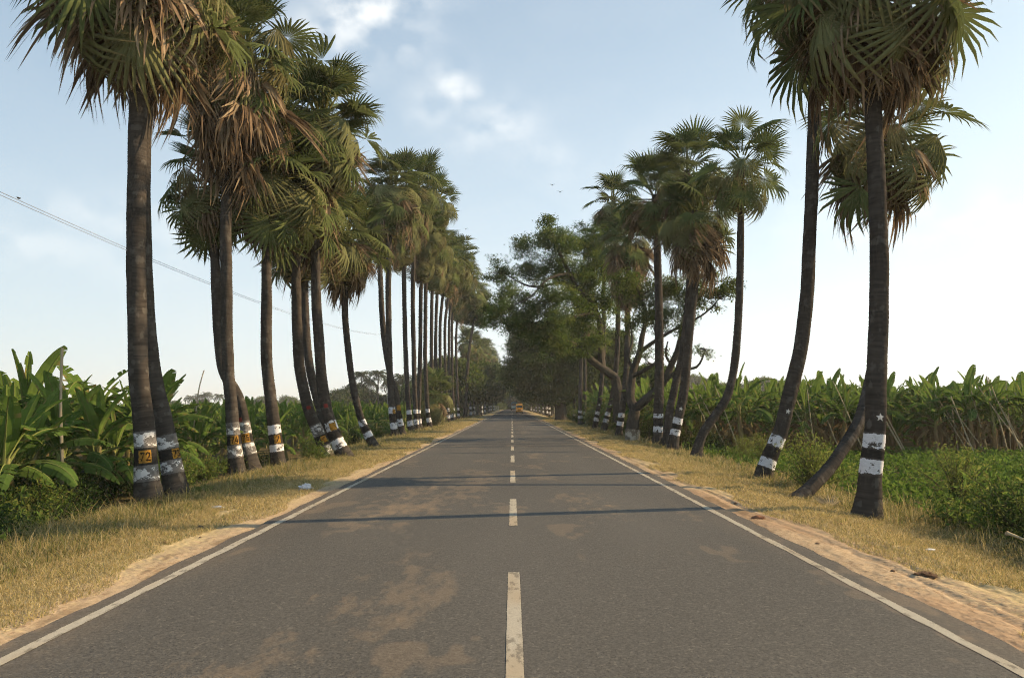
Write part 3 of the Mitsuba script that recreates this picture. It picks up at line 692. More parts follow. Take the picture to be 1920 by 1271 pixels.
Palm('R8', 'right row palm with a broad hanging brown skirt beside the forked pale tree', R=2.2, ng=42, nd=60, skirt=3.8, r_mid=.19, r_top=.15, flare=.12, bands=RB, detail=1, group=RR, span=115, sr=1.15)
Palm('R9', 'tall thin right row palm with a tiny star over its bands', R=2.4, ng=33, nd=10, skirt=2.0, r_mid=.19, r_top=.15, flare=.12, bands=RB, star=(2.1, 0, .2), detail=1, group=RR)
Palm('R10', 'thin right row palm leaning just left of the tall starred thin one', R=2.4, ng=33, nd=16, skirt=2.2, r_mid=.18, r_top=.15, flare=.12, bands=RB, star=(2.1, 0, .2), detail=1, group=RR)
Palm('R11', 'straight banded palm standing before the dark tree mass on the right', R=2.0, ng=28, nd=26, skirt=2.4, r_mid=.2, r_top=.15, flare=.12, bands=RB, detail=1, group=RR)
for k, code in enumerate(('R12', 'R13')):
    Palm(code, ['nearer', 'farther'][k] + ' of two thin palms half lost in the dark trees on the right', R=2.0, ng=24, nd=16, skirt=2, r_mid=.16, r_top=.14, bands=RB, detail=0, group='palms within the dark right-hand trees')
for k, code in enumerate(('R14', 'R15', 'R16', 'R17', 'R18', 'R19', 'R20')):
    Palm(code, f'small far palm under the dark right canopy, {ORD[k]} counting away from the camera', R=2.3, ng=24, nd=16, skirt=2, r_mid=.2, r_top=.16, bands=(('w', .5, 1.1), ('b', 1.1, 1.4), ('w', 1.4, 1.9)), detail=0, group='far palms of the right row')

# a young, still stemless palmyra among the left row
yk = numbered('young_palm')
tag(yk, 'low bushy young palm with no tall trunk among the left row', 'palm tree')
q = spline([(-6.75, 66.5, -.5), (-6.7, 66.5, .8), (-6.6, 66.5, 2.3)], .15)
v, f, uv, *_ = trunk_mesh(q, .2, .22, .1, 12, 5)
scene[yk + '__trunk'] = mikit.ply((v.reshape(-1, 3), f), 'palm_bark', smooth=True, uv=uv)
for kind, o, X, Y, Z, sc in crown_layout(rng_of(77), np.array([-6.6, 66.5, 2.6]), q, 2.3, 36, 12, 1.8):
    place_axes(part(yk, 'dry_leaf' if kind.startswith('dead') else 'leaf'), 'leaf_' + kind, o, X, Y, Z, sc)

# ---------------------------------------------------------------- banana plants


def banana_leaf(seed, L, W, e0, curv, pet, vfold, tear, col, hang=.5, twist=0.0):
    """Midrib along +y and up, paddle blade cut across into strips where the wind tore it."""
    r = rng_of(seed); n = 15
    s = np.linspace(0, 1, n + 1)
    e = e0 - curv * s ** 1.4
    ds = (L + pet) / n
    mid = np.zeros((n + 1, 3))
    for k in range(n):
        mid[k + 1] = mid[k] + ds * np.array([twist * ds * k * .12, math.cos(e[k]), math.sin(e[k])])
    v, f, _ = tube(mid, np.interp(s, [0, .3, 1], [.035, .022, .006]), 5, False)
    ms = [(v, f, np.array([.24, .27, .09]))]
    s1 = pet / (L + pet)
    tb = np.clip((s - s1) / (1 - s1), 0, 1)
    prof = W * np.clip(np.sin(np.pi * np.clip(tb * .985, 0, 1) ** .76), 0, 1) ** .42
    t = np.gradient(mid, axis=0); t /= np.linalg.norm(t, axis=1, keepdims=True)
    X = np.array([1.0, 0, 0]); N = np.cross(X, t)
    vs, fs, cs = [], [], []
    for side in (-1, 1):
        drop = 0.0
        for k in range(n):
            if tb[k + 1] <= 0: continue
            torn = r.random() < tear
            if torn: drop = r.uniform(-.15, 1.0) * hang
            g0, g1 = (r.uniform(.05, .3), r.uniform(.05, .3)) if r.random() < tear else (0.0, 0.0)
            va = vfold - drop
            P = []
            for kk, g in ((k, g0), (k + 1, -g1)):
                m0 = mid[kk]; w = prof[kk] * (r.uniform(.86, 1.0) if tear > .3 else r.uniform(.97, 1.0))
                d1 = X * side * math.cos(va) + N[kk] * math.sin(va)
                d2 = X * side * math.cos(va - .35 - drop * .4) + N[kk] * math.sin(va - .35 - drop * .4)
                sh = t[kk] * ds * g
                P += [m0, m0 + d1 * w * .5 + sh * .5 + t[kk] * w * .10, m0 + d1 * w * .5 + d2 * w * .5 + sh + t[kk] * w * .22]
            i0 = len(vs); vs += P
            fs += [[i0, i0 + 1, i0 + 4], [i0, i0 + 4, i0 + 3], [i0 + 1, i0 + 2, i0 + 5], [i0 + 1, i0 + 5, i0 + 4]]
            tone = r.uniform(.86, 1.14); c = np.array(col) * tone
            brown = c if r.random() > .03 + tear * .4 else np.array([.26, .20, .085])
            cs += [c * 1.25, c, brown] * 2
    ms.append((np.array(vs), np.array(fs), np.array(cs)))
    return join(ms)


def dead_banana_leaf(seed):
    r = rng_of(seed)
    v, f, c = banana_leaf(seed, 1.2, .16, -.2, 1.5, .3, -.8, .9, (.25, .18, .09), .8)
    return v, f, np.where(c[:, 1:2] > c[:, :1], np.array([[.22, .16, .08]]), c) * .9


BG, BG2, BG3 = (.098, .160, .033), (.135, .200, .042), (.078, .132, .033)
bleaf = {
    'up_a': banana_leaf(1, 1.6, .25, 1.32, .45, .35, .60, .10, BG2),
    'up_b': banana_leaf(2, 1.5, .25, 1.18, .75, .35, .50, .22, BG),
    'up_c': banana_leaf(11, 1.35, .13, 1.45, .22, .30, 1.15, .05, (.13, .19, .04)),
    'arch_a': banana_leaf(3, 1.75, .28, 1.08, 1.6, .45, .35, .30, BG),
    'arch_b': banana_leaf(4, 1.75, .31, .95, 1.6, .45, .30, .55, BG3, .8),
    'arch_c': banana_leaf(5, 1.85, .28, 1.05, 1.9, .4, .25, .75, BG, 1.0, .3),
    'low_a': banana_leaf(6, 1.6, .28, .55, 1.7, .4, .15, .35, BG3, .7),
    'low_b': banana_leaf(7, 1.5, .26, .35, 1.6, .4, .10, .6, BG, .9),
    'dead': dead_banana_leaf(8),
    'dead_b': dead_banana_leaf(9),
}
for k, (v, f, c) in bleaf.items():
    scene['banana_' + k] = {'type': 'shapegroup', 'blade': shape(v, f, 'banana_foliage', color=c)}


def stem_mesh(seed, h, r0, dry):
    r = rng_of(seed)
    q = spline([(0, 0, -.15), (r.normal(0, .02), r.normal(0, .02), h * .5), (r.normal(0, .05), r.normal(0, .05), h + .1)], .12)
    t = np.linspace(0, 1, len(q))
    v, f, _ = tube(q, r0 * (1 - .45 * t) + .02 * np.sin(t * 17 + seed) * .5, 10)
    z = v[:, 2] / h
    mixv = np.clip(meshkit.fbm(np.stack([np.arctan2(v[:, 1], v[:, 0]) * 1.2, z * 3, z * 0 + seed], -1), 3, seed) * 1.6 - .3 + dry * (1 - z), 0, 1)[:, None]
    return v, f, (1 - mixv) * np.array([.20, .24, .075]) + mixv * np.array([.21, .14, .075])


def plant_layout(r, h, s, kinds, n):
    """leaf (kind, azimuth, base height, scale, tilt) of one banana plant"""
    out = []; off = r.uniform(0, 6.28)
    for k in range(n):
        fr = k / max(1, n - 1)
        kind = kinds[min(len(kinds) - 1, int(fr * len(kinds)))]
        kind = kind[r.integers(len(kind))]
        out.append((kind, off + k * 2.3 + r.normal(0, .3), h * (1 - .22 * fr), s * r.uniform(.85, 1.1) * (.8 if kind.startswith('dead') else 1.0), r.normal(0, 5)))
    return out


KINDS = (('up_c', 'up_a'), ('up_b', 'up_a'), ('up_b', 'arch_a'), ('arch_a', 'arch_b', 'arch_c'), ('arch_b', 'arch_c', 'low_a'), ('low_a', 'low_b'))
KINDS_DRY = (('up_c', 'up_a'), ('up_b', 'arch_a'), ('arch_a', 'arch_b', 'arch_c'), ('arch_b', 'arch_c', 'low_a'), ('low_a', 'low_b', 'arch_c'), ('dead', 'dead_b'))
# whole plants of the fields: stem and leaves are the group's entries
plants = {}
for kk in range(7):
    r = rng_of(300 + kk)
    tall = kk < 4
    h = r.uniform(1.75, 2.2) if tall else r.uniform(.8, 1.15)
    grp = {'type': 'shapegroup'}
    v, f, c = stem_mesh(40 + kk, h, .13 if tall else .09, .6 if tall else .2)
    grp['stem'] = shape(v, f, 'matte', smooth=True, color=c)
    n = 12 if tall else 9
    lay = plant_layout(r, h, 1.0 if tall else .72, KINDS_DRY if tall else KINDS, n)
    if tall: lay = lay + [('dead', r.uniform(0, 6.28), h * .8, .95, 0), ('dead_b', r.uniform(0, 6.28), h * .65, .9, 0)]
    joined = [(v, f, c)]
    for q_, (kind, az, z, s, tl) in enumerate(lay):
        v, f, c = bleaf[kind]
        M = np.array(T().translate([0, 0, z]).rotate([0, 0, 1], math.degrees(az)).rotate([1, 0, 0], tl).scale(s).matrix)
        vv = v @ M[:3, :3].T + M[:3, 3]
        grp['leaf' if q_ == 0 else f'leaf_{q_:03d}'] = shape(vv, f, 'banana_foliage', color=c)
        joined.append((vv, f, c))
    scene[f'banana_whole_{kk}'] = grp
    v, f, c = join(joined)
    scene[f'banana_far_{kk}'] = {'type': 'shapegroup', 'plant': shape(v, f, 'banana_foliage', color=c)}


def near_banana(x, y, h, s, n, label, seed, kinds=KINDS, lean=0.0, group=None):
    key = numbered('banana_plant'); tag(key, label, 'banana plant', group)
    r = rng_of(seed); z0 = float(ground_z(x, y))
    v, f, c = stem_mesh(seed, h, .10 * (.6 + .4 * s), .25)
    scene[key + '__stem'] = shape(v + [x, y, z0], f, 'matte', smooth=True, color=c)
    for kind, az, z, sc, tl in plant_layout(r, h, s, kinds, n):
        place(part(key, 'leaf'), 'banana_' + kind, x, y, z0 + z, az, sc, (0, 0))
    return key


near_banana(-9.35, 16.3, 1.05, .72, 6, 'young banana plant with a bare yellow-green stem at the left grass edge', 501, (('up_b',), ('low_a', 'low_b'), ('low_b',)))
near_banana(-10.1, 15.7, .85, .9, 6, 'banana plant with upright stalks at the left edge of the picture', 502, (('up_a', 'up_b'), ('up_b', 'arch_a'), ('low_a',)))
near_banana(-10.0, 17.6, 1.1, 1.0, 6, 'banana plant with one tall bright upright leaf beside the thin stake', 503, (('up_a',), ('up_a', 'up_b'), ('arch_b',)))
near_banana(-11.4, 18.4, 1.75, 1.05, 10, 'tallest banana plant at far left, its leaves against the sky', 504)
near_banana(-11.0, 20.4, 1.9, 1.1, 8, 'banana plant with tattered leaves arching behind the palm numbered 72', 505, (('up_b',), ('arch_c',), ('arch_c', 'arch_b'), ('low_b',)))
near_banana(-9.6, 20.6, 1.35, 1.0, 7, 'banana plant with a pointed leaf showing right of the two nearest left palms', 506, (('up_b', 'arch_a'), ('arch_a',), ('low_a', 'arch_b')))
r = rng_of(9); bn = -1
NB = 'banana plants crowded behind the nearest left palms'
for x, y in sorted(((-12.8, 17.2), (-12.2, 20.0), (-13.6, 21.5), (-9.9, 19.0), (-11.9, 22.5), (-10.2, 22.6), (-13.9, 24.2), (-9.4, 23.6), (-11.4, 25.0), (-9.4, 19.6), (-12.9, 26.2), (-15.4, 23.0), (-9.6, 13.6), (-10.0, 21.8), (-8.75, 13.3), (-9.1, 13.9), (-9.2, 14.6), (-8.9, 16.9), (-9.0, 12.4), (-9.3, 18.4), (-15.8, 26), (-11.3, 15.2)), key=lambda p: p[1]):
    bn += 1
    near_banana(x + r.normal(0, .2), y + r.normal(0, .2), r.uniform(1.1, 1.6) if x < -10 else r.uniform(.9, 1.2), r.uniform(.85, 1.08) if x < -10 else .85, 10, f'leafy banana plant crowded behind the nearest left palms, {(ORD2(bn) if bn < 20 else str(bn + 1) + "th")} from the camera', int(600 + 7 * r.integers(1000)), group=NB)


def beside(x, y):
    marks = LANDMARKS_R if x > 0 else LANDMARKS_L
    return marks[max(i for i, m in enumerate(marks) if x / y >= m[0])][1]


seen_there = {}


def nth_right_of(x, y, *more):
    k = (*more, x > 0, beside(x, y)); seen_there[k] = seen_there.get(k, -1) + 1
    return f'{ORD2(seen_there[k])} right of the {beside(x, y)}'


def field(spots, kinds, label, group, s_lo, s_hi, r):
    row = lambda x, y: min(11, int((y - (37 if x > 0 else 24)) / (1.9 if x > 0 else 2.1) + .5))
    for x, y in sorted(spots, key=lambda p: (row(*p), p[0] / p[1])):
        key = numbered('banana_plant')
        tag(key, f'{label}, {ORD[row(x, y)]} row, {nth_right_of(x, y, row(x, y))}', 'banana plant', group)
        place(key, f'banana_whole_{kinds[r.integers(len(kinds))]}', x, y, float(ground_z(x, y)), r.uniform(0, 6.28), r.uniform(s_lo, s_hi), (r.normal(0, 3), r.normal(0, 3)))


r = rng_of(21)
left, leftfar = [], []
for y in np.arange(24, 150, 2.1):
    for x in np.arange(-8.9, -70, -1.9):
        if x < -.69 * y: continue
        p = (x + r.normal(0, .3), y + r.normal(0, .3))
        if y < 26 and x < -9: continue
        near_edge = x > -11 - (y < 45) * 12
        (left if near_edge and len(left) < 130 else leftfar).append(p)
field(left, (4, 5, 6), 'low banana plant', 'low banana plants of the left field', .85, 1.2, r)
right, rightfar = [], []
for y in np.arange(37, 92, 1.9):
    for x in np.arange(8.6, 78, 1.8):
        if x > .70 * y + 2: continue
        if y < 39 and x < 10: continue
        p = (x + r.normal(0, .35), y + r.normal(0, .35))
        (right if y < 47 and len(right) < 150 else rightfar).append(p)
field(right, (0, 1, 2, 3, 0, 1, 2, 3, 4), 'tall banana plant', 'tall banana plants of the right field', .88, 1.12, r)
tag('banana_crop', 'banana plants of the left field fading into the distance', 'banana plants', kind='stuff')
for k, (x, y) in enumerate(leftfar):
    if y > 60 and r.random() < .35: continue
    place(f'banana_crop__{k:04d}', f'banana_far_{r.integers(4, 7)}', x, y, float(ground_z(x, y)), r.uniform(0, 6.28), r.uniform(.85, 1.2))
tag('banana_crop_001', 'rear rows of tall banana plants in the right-hand plantation', 'banana plants', kind='stuff')
for k, (x, y) in enumerate(rightfar):
    if y > 62 and r.random() < .4: continue
    place(f'banana_crop_001__{k:04d}', f'banana_far_{r.integers(0, 4)}', x, y, float(ground_z(x, y)), r.uniform(0, 6.28), r.uniform(.9, 1.15))

# support poles
def pole(a, b, rad, label, group, seed):
    key = numbered('support_pole'); tag(key, label, 'pole', group)
    r = rng_of(seed); a, b = np.array(a, float), np.array(b, float)
    pts = [a, a + (b - a) * .35 + r.normal(0, .03, 3), a + (b - a) * .7 + r.normal(0, .03, 3), b]
    q = spline(pts, .2)
    v, f, _ = tube(q, np.linspace(rad, rad * .7, len(q)), 7)
    c = np.array([.42, .36, .25]) * (0.8 + .4 * meshkit.noise(v * [3, 3, 9], seed)[:, None])
    scene[key] = shape(v, f, 'matte', smooth=True, color=c)


pole((-8.66, 15.2, -.5), (-8.78, 15.2, 2.78), .036, 'crooked grey stake standing before the tall bright upright banana leaf', None, 1)
pole((-9.6, 23.5, .6), (-9.27, 23.5, 2.72), .022, 'thin reddish stick poking above the bananas right of the nearest left palms', None, 2)
r = rng_of(31)
props = sorted(((r.uniform(9.6, 30), r.uniform(35.9, 38.2)) for _ in range(30)), key=lambda p: p[0] / p[1])
for k, (x, y) in enumerate(props):
    z0 = float(ground_z(x, y)); ln = r.uniform(2.6, 4.0); tl = r.normal(.36, .17)
    pole((x, y, z0 - .1), (x - ln * math.sin(tl), y + r.normal(.1, .3), z0 + ln * math.cos(tl)), r.uniform(.022, .04), 'pale bamboo prop in the right plantation, ' + nth_right_of(x, y, 'prop'), 'bamboo props of the right plantation', 50 + k)

# ---------------------------------------------------------------- small leaves: shrubs, crops, broadleaf crowns


def leaf_quads(c, d, nrm, ln, wd, col):
    """n pointed leaves as two triangles each"""
    d = d / (np.linalg.norm(d, axis=1, keepdims=True) + 1e-9)
    sd = np.cross(d, nrm); sd /= np.linalg.norm(sd, axis=1, keepdims=True) + 1e-9
    ln, wd = np.broadcast_to(ln, (len(c),))[:, None], np.broadcast_to(wd, (len(c),))[:, None]
    m = c + d * ln * .45
    up = np.cross(sd, d) * wd * .25
    v = np.stack([c, m - sd * wd / 2 + up, c + d * ln, m + sd * wd / 2 + up], 1).reshape(-1, 3)
    k = np.arange(len(c))[:, None] * 4
    f = np.vstack([k + [0, 1, 2], k + [0, 2, 3]])
    return v, f, np.repeat(col, 4, axis=0)


def unit(r, n):
    u = r.normal(size=(n, 3)); return u / np.linalg.norm(u, axis=1, keepdims=True)


def crown_leaves(r, blobs, per_m3, size, cols, hang=.3, shell=.55, flat=.8, k=16):
    """Blobs break up into clumps, a clump into leaves that mostly face out and up, so that light falls clump by clump."""
    cs, outs, rads = [], [], []
    for x, y, z, rad in blobs:
        n = max(7, int(per_m3 * rad ** 2.3))
        w = unit(r, n)
        lobe = .55 + 1.15 * meshkit.fbm(w * 1.9 + [x, y, z], 2, 4)[:, None]
        u = w * (r.uniform(0, 1, (n, 1)) ** .42) * lobe * rad * [1.1, 1.2, flat]
        cs.append(np.array([x, y, z]) + u); outs.append(u / rad); rads.append(np.full(n, rad))
    spr, out, rad = np.vstack(cs), np.vstack(outs), np.concatenate(rads)
    ok = meshkit.fbm(spr * (1.5 if size < .2 else .8) + 5, 3, 3) > (.47 if size < .2 else .40)
    spr, out, rad = spr[ok], out[ok], rad[ok]
    big = meshkit.fbm(spr * 1.4, 2, 11)[:, None]
    tone = (.70 + .75 * big) * r.uniform(.82, 1.2, (len(spr), 1))
    c = np.repeat(spr, k, 0) + r.normal(0, 1, (len(spr) * k, 3)) * size * 1.25 * [1, 1, .55]
    base = np.array(cols)[np.clip((big[:, 0] * 1.4 - .2) * len(cols) + r.normal(0, .5, len(spr)), 0, len(cols) - 1).astype(int)] * tone
    col = np.repeat(base, k, 0) * r.uniform(.85, 1.15, (len(c), 1))
    n0 = out * .9 + [0, 0, .55] + unit(r, len(spr)) * .35
    nrm = np.repeat(n0, k, 0) + unit(r, len(c)) * .45
    d = unit(r, len(c)) + np.repeat(out, k, 0) * .5 + [0, 0, -hang]
    return leaf_quads(c, d, nrm, size * r.uniform(.7, 1.3, len(c)), size * .55, col)


def limbs_mesh(limbs, sides=10, step=.25):
    vs, fs, us, at = [], [], [], 0
    for r0, r1, p in limbs:
        q = spline(p, step)
        t = np.linspace(0, 1, len(q))
        v, f, uv = tube(q, r0 + (r1 - r0) * t, sides)
        v = v + (meshkit.fbm(v * 2.5, 3, 5)[:, None] - .5) * r0 * .35 * np.array([1, 1, .3])
        vs.append(v); fs.append(f + at); us.append(uv); at += len(v)
    return np.vstack(vs), np.vstack(fs), np.vstack(us)


def twigs(r, blobs, limbs, n):
    """thin branches from the nearest limb into each blob"""
    pts = np.vstack([spline(p, .4) for _, _, p in limbs])
    out = []
    for x, y, z, rad in blobs:
        c = np.array([x, y, z]); a = pts[np.argmin(((pts - c) ** 2).sum(1))]
        for _ in range(n):
            b = c + unit(r, 1)[0] * rad * .7
            m = (a + b) / 2 + r.normal(0, .15, 3)
            out.append((.035, .008, [a, m, b]))
    return out


def broadleaf(name, label, limbs, blobs, seed, per=60, size=.17, cols=((.045, .072, .02), (.06, .085, .022), (.08, .10, .028)), tw=3, hang=.3):
    key = numbered(name); tag(key, label, 'tree')
    r = rng_of(seed)
    v, f, uv = limbs_mesh(limbs + (twigs(r, blobs, limbs, tw) if tw else []))
    scene[key + '__trunk'] = mikit.ply((v, f), 'limb_bark', smooth=True, uv=uv)
    v, f, c = crown_leaves(r, blobs, per, size, cols, hang)
    scene[key + '__crown'] = shape(v, f, 'small_foliage', color=c)
    return key


ARCHING_LIMBS = [
    (0.42, 0.3, [(7.2, 53.0, 0.54),(7.18, 53.0, 2.05),(6.98, 53.0, 3.6)]),
    (0.3, 0.1, [(6.98, 53.0, 3.6),(6.06, 52.5, 4.19),(5.26, 52.0, 4.7),(4.69, 51.5, 5.3),(3.84, 51.0, 5.76),(2.57, 50.0, 6.19)]),
    (0.26, 0.09, [(6.09, 52.7, 4.13),(6.12, 53.5, 5.52),(6.19, 54.0, 6.67),(5.94, 54.0, 7.97),(5.41, 53.5, 8.77),(4.49, 53.0, 9.7),(3.92, 52.5, 10.64),(3.31, 52.0, 11.72),(2.81, 52.0, 13.0)]),
    (0.12, 0.04, [(4.49, 53.0, 9.7),(3.35, 54.0, 10.22),(1.9, 55.0, 10.08),(0.58, 56.0, 10.54),(-0.58, 56.0, 11.32)]),
    (0.1, 0.03, [(3.92, 52.5, 10.57),(2.46, 51.0, 10.03),(1.03, 50.0, 8.55),(-0.34, 50.0, 8.03)]),
    (0.12, 0.04, [(5.41, 53.5, 8.77),(5.31, 55.0, 10.77),(5.62, 56.0, 12.5),(5.82, 56.0, 13.68)]),
    (0.1, 0.04, [(5.94, 54.0, 7.97),(4.56, 51.0, 7.62),(3.09, 50.0, 7.16),(1.37, 50.0, 6.99)]),
]
ARCHING_BLOBS = [(-0.77,56.00,11.52,0.99),(-1.74,56.00,11.13,0.46),(0.93,54.00,12.68,0.96),(2.16,52.00,13.18,0.99),(2.24,52.00,14.28,0.43),(3.42,52.00,12.64,1.07),(5.15,55.00,13.46,1.28),(1.52,55.00,11.15,1.05),(3.11,53.00,11.17,1.09),(0.00,51.00,8.86,1.11),(-1.03,50.00,7.68,1.02),(-1.55,50.00,6.99,0.48),(1.05,51.00,7.62,1.18),(2.81,51.00,8.68,1.25),(4.66,54.00,10.60,1.33),(6.27,55.00,11.53,1.35),(2.75,50.00,7.16,1.16),(4.19,51.00,5.34,0.84),(3.01,50.00,5.61,0.89),(5.42,52.00,5.95,0.85),(1.99,50.00,5.95,0.68),(4.74,53.00,7.86,1.30),(6.51,54.00,9.10,1.25),(1.75,51.00,6.57,0.91),(0.17,50.00,6.99,0.89),]
FORKED_LIMBS = [
    (0.36, 0.3, [(6.25, 41.0, -0.59),(6.29, 41.0, 0.57),(6.42, 41.0, 1.46)]),
    (0.26, 0.08, [(6.42, 41.0, 1.46),(6.22, 41.3, 2.13),(6.34, 41.5, 2.86),(6.51, 41.8, 3.61),(6.9, 42.0, 4.54),(7.06, 42.2, 5.43),(7.33, 42.3, 6.46),(6.99, 42.3, 7.48)]),
    (0.24, 0.07, [(6.42, 41.0, 1.46),(7.12, 40.8, 2.12),(7.92, 40.7, 2.92),(8.3, 40.6, 3.81),(8.62, 40.5, 4.52),(8.95, 40.5, 5.83),(9.48, 40.5, 6.95),(10.47, 40.5, 7.85)]),
    (0.12, 0.03, [(7.97, 40.7, 2.95),(8.93, 40.2, 3.54),(9.43, 40.0, 3.58),(9.8, 40.0, 4.16),(9.92, 40.0, 4.54)]),
    (0.12, 0.05, [(6.42, 41.6, 3.24),(7.14, 41.0, 3.63),(7.76, 40.5, 4.22),(7.63, 40.5, 5.0),(7.39, 40.5, 5.69)]),
    (0.12, 0.03, [(6.9, 42.0, 4.54),(7.73, 41.0, 5.18),(8.65, 40.0, 5.73),(9.84, 40.0, 6.33),(10.69, 40.0, 7.17)]),
    (0.1, 0.03, [(6.51, 41.8, 3.61),(6.21, 42.0, 4.31),(6.58, 42.5, 5.16),(6.5, 43.0, 6.39)]),
    (0.08, 0.03, [(8.3, 40.6, 3.81),(7.96, 40.4, 4.29),(8.05, 40.2, 4.97)]),
]
FORKED_BLOBS = [(10.62,40.00,7.72,0.71),(10.13,41.00,8.22,0.78),(11.25,40.00,7.86,0.46),(11.44,40.00,7.44,0.33),(9.60,41.00,7.30,0.73),(8.74,41.00,6.45,0.78),(7.89,41.00,6.17,0.73),(7.22,42.00,6.57,0.80),(6.80,42.00,7.73,0.86),(8.11,42.00,7.88,0.86),(10.32,40.00,6.67,0.46),(8.92,40.00,5.64,0.49),(9.99,40.00,4.35,0.25),(9.59,40.00,4.54,0.16),(7.18,41.00,4.42,0.34),(6.50,43.00,6.09,0.65),(6.53,43.00,8.48,0.88),(8.83,42.00,8.03,0.75),(8.08,40.40,4.43,0.19),]
DARK_LIMBS = [
    (0.75, 0.55, [(5.75, 92.0, 0.03),(5.64, 92.0, 2.02),(5.4, 92.0, 3.9)]),
    (0.4, 0.15, [(5.4, 92.0, 3.9),(3.73, 91.0, 5.43),(2.15, 90.0, 6.93),(0.91, 89.0, 8.09)]),
    (0.4, 0.15, [(5.4, 92.0, 3.9),(6.99, 93.0, 5.83),(8.91, 93.0, 7.74),(10.84, 93.0, 9.34)]),
    (0.2, 0.06, [(7.67, 90.0, 3.85),(7.07, 90.0, 5.08),(6.15, 90.0, 6.0)]),
]
DARK_BLOBS = [(2.46,90.00,7.85,2.46),(0.62,90.00,6.00,1.48),(1.54,90.00,9.09,1.35),(5.36,92.00,9.25,2.77),(8.60,93.00,8.70,2.80),(11.47,93.00,8.70,2.54),(3.42,91.00,5.12,2.36),(6.91,92.00,5.47,2.64),(10.16,93.00,5.51,2.16),(0.31,90.00,4.47,0.98),(2.52,92.00,10.20,1.26),(5.02,92.00,3.27,1.63),(1.88,92.00,3.71,1.38),(12.21,94.00,6.19,1.54),]
LEFT_LIMBS = [
    (0.3, 0.15, [(-6.7, 112.0, -0.47),(-6.43, 112.0, 6.3),(-5.71, 111.0, 12.35),(-4.54, 110.0, 16.06)]),
]
LEFT_BLOBS = [(-5.07,110.00,16.06,1.35),(-4.17,110.00,17.13,0.90),(-6.01,112.00,14.77,1.53),(-3.78,110.00,15.68,0.75),(-4.58,111.00,13.88,1.06),]
broadleaf('broadleaf_tree', 'large broadleaf tree arching its crown over the road from the right', ARCHING_LIMBS, ARCHING_BLOBS, 1, per=235, size=.15, cols=((.072, .112, .028), (.098, .14, .035), (.145, .175, .046)))
fk = broadleaf('broadleaf_tree', 'open forked tree with twisting pale limbs behind the right row palms', FORKED_LIMBS, FORKED_BLOBS, 2, per=250, size=.13, cols=((.075, .108, .026), (.10, .132, .035), (.135, .155, .044)), tw=3)
scene[fk + '__whitewash'] = mikit.ply(tube(spline([(6.25, 41.0, -.55), (6.27, 41.0, .0), (6.30, 41.0, .45)], .08), [.40] * 0 or .375, 18, False)[:2], 'whitewash', smooth=True)
scene['whitewash'] = diffuse(lambda p, n, uv: mix(mi.Color3f(.20, .165, .125), mi.Color3f(.50, .45, .37), smoothstep(.4, .6, fbm(p.x * 7, p.y * 7, p.z * 5, 4))))
labels[fk + '__whitewash'] = {'label': 'worn whitewash round the foot of the trunk'}
broadleaf('broadleaf_tree', 'dense dark tree filling the right side beyond the arching tree', DARK_LIMBS, DARK_BLOBS, 3, per=170, size=.26, cols=((.055, .088, .023), (.075, .11, .028), (.115, .145, .038)), tw=0)
broadleaf('broadleaf_tree', 'leafy tree top showing between the far crowns of the left row', LEFT_LIMBS, LEFT_BLOBS, 4, per=120, size=.28, tw=0)

# trees of the far avenue: three variants, copied
for kk in range(3):
    r = rng_of(70 + kk)
    limbs = [(.4, .3, [(0, 0, -.3), (.1, .1, 2), (0, .2, 3.6)])] + [(.2, .06, [(0, .2, 3.4), (math.cos(a) * 1.6, math.sin(a) * 1.6, 5.4), (math.cos(a) * 3.2, math.sin(a) * 3.2, 7.2)]) for a in r.uniform(0, 6.28, 5)]
    blobs = [(*(np.array([0, 0, 7.2]) + unit(r, 1)[0] * [3.4, 3.4, 2.6]), r.uniform(1.2, 2.2)) for _ in range(20)]
    v, f, uv = limbs_mesh(limbs, 7, .5)
    v2, f2, c2 = crown_leaves(r, blobs, 52, .72, ((.055, .085, .024), (.072, .104, .028), (.11, .135, .037)))
    scene[f'avenue_tree_{kk}'] = {'type': 'shapegroup', 'trunk': mikit.ply((v, f), 'limb_bark', smooth=True, uv=uv), 'crown': shape(v2, f2, 'small_foliage', color=c2)}
r = rng_of(90)
for k, y in enumerate((112, 124, 136, 147, 178, 188, 202, 220, 243, 268, 296, 326)):
    key = numbered('avenue_tree'); tag(key, f'far roadside tree in the dark right canopy, {ORD[k]} counting away from the camera', 'tree', 'far avenue trees on the right')
    place(key, f'avenue_tree_{k % 3}', 8.7 + r.normal(0, .7), y, -.5, r.uniform(0, 6.28), 1.08 + .02 * k + r.normal(0, .07))
for k, (x, y, s) in enumerate(((10.5, 118, 1.0), (12, 140, 1.0), (12, 175, 1.1), (12, 230, 1.2), (14, 80, .55), (12.5, 70, .5), (11, 103, .6))):
    key = numbered('avenue_tree'); tag(key, f'tree behind the right roadside trees, {ORD[k]} of the second line', 'tree', 'second line of trees on the right')
    place(key, f'avenue_tree_{(k + 1) % 3}', x, y, -.6, r.uniform(0, 6.28), s)
for k, (x, y, s) in enumerate(((-9.5, 116, .78), (-9.5, 130, .85), (-8.6, 146, .92), (-8.8, 165, 1.0), (-8.3, 190, 1.05), (-8.3, 215, 1.15), (-8.5, 245, 1.1), (-8.2, 280, 1.2), (-8, 318, 1.3), (-13, 150, .8), (-12.5, 200, .9))):
    key = numbered('avenue_tree'); tag(key, f'dark tree behind the far left palms, {ORD[k]} counted along the row', 'tree', 'trees behind the far left palms')
    place(key, f'avenue_tree_{k % 3}', x, y, -.5, r.uniform(0, 6.28), s)
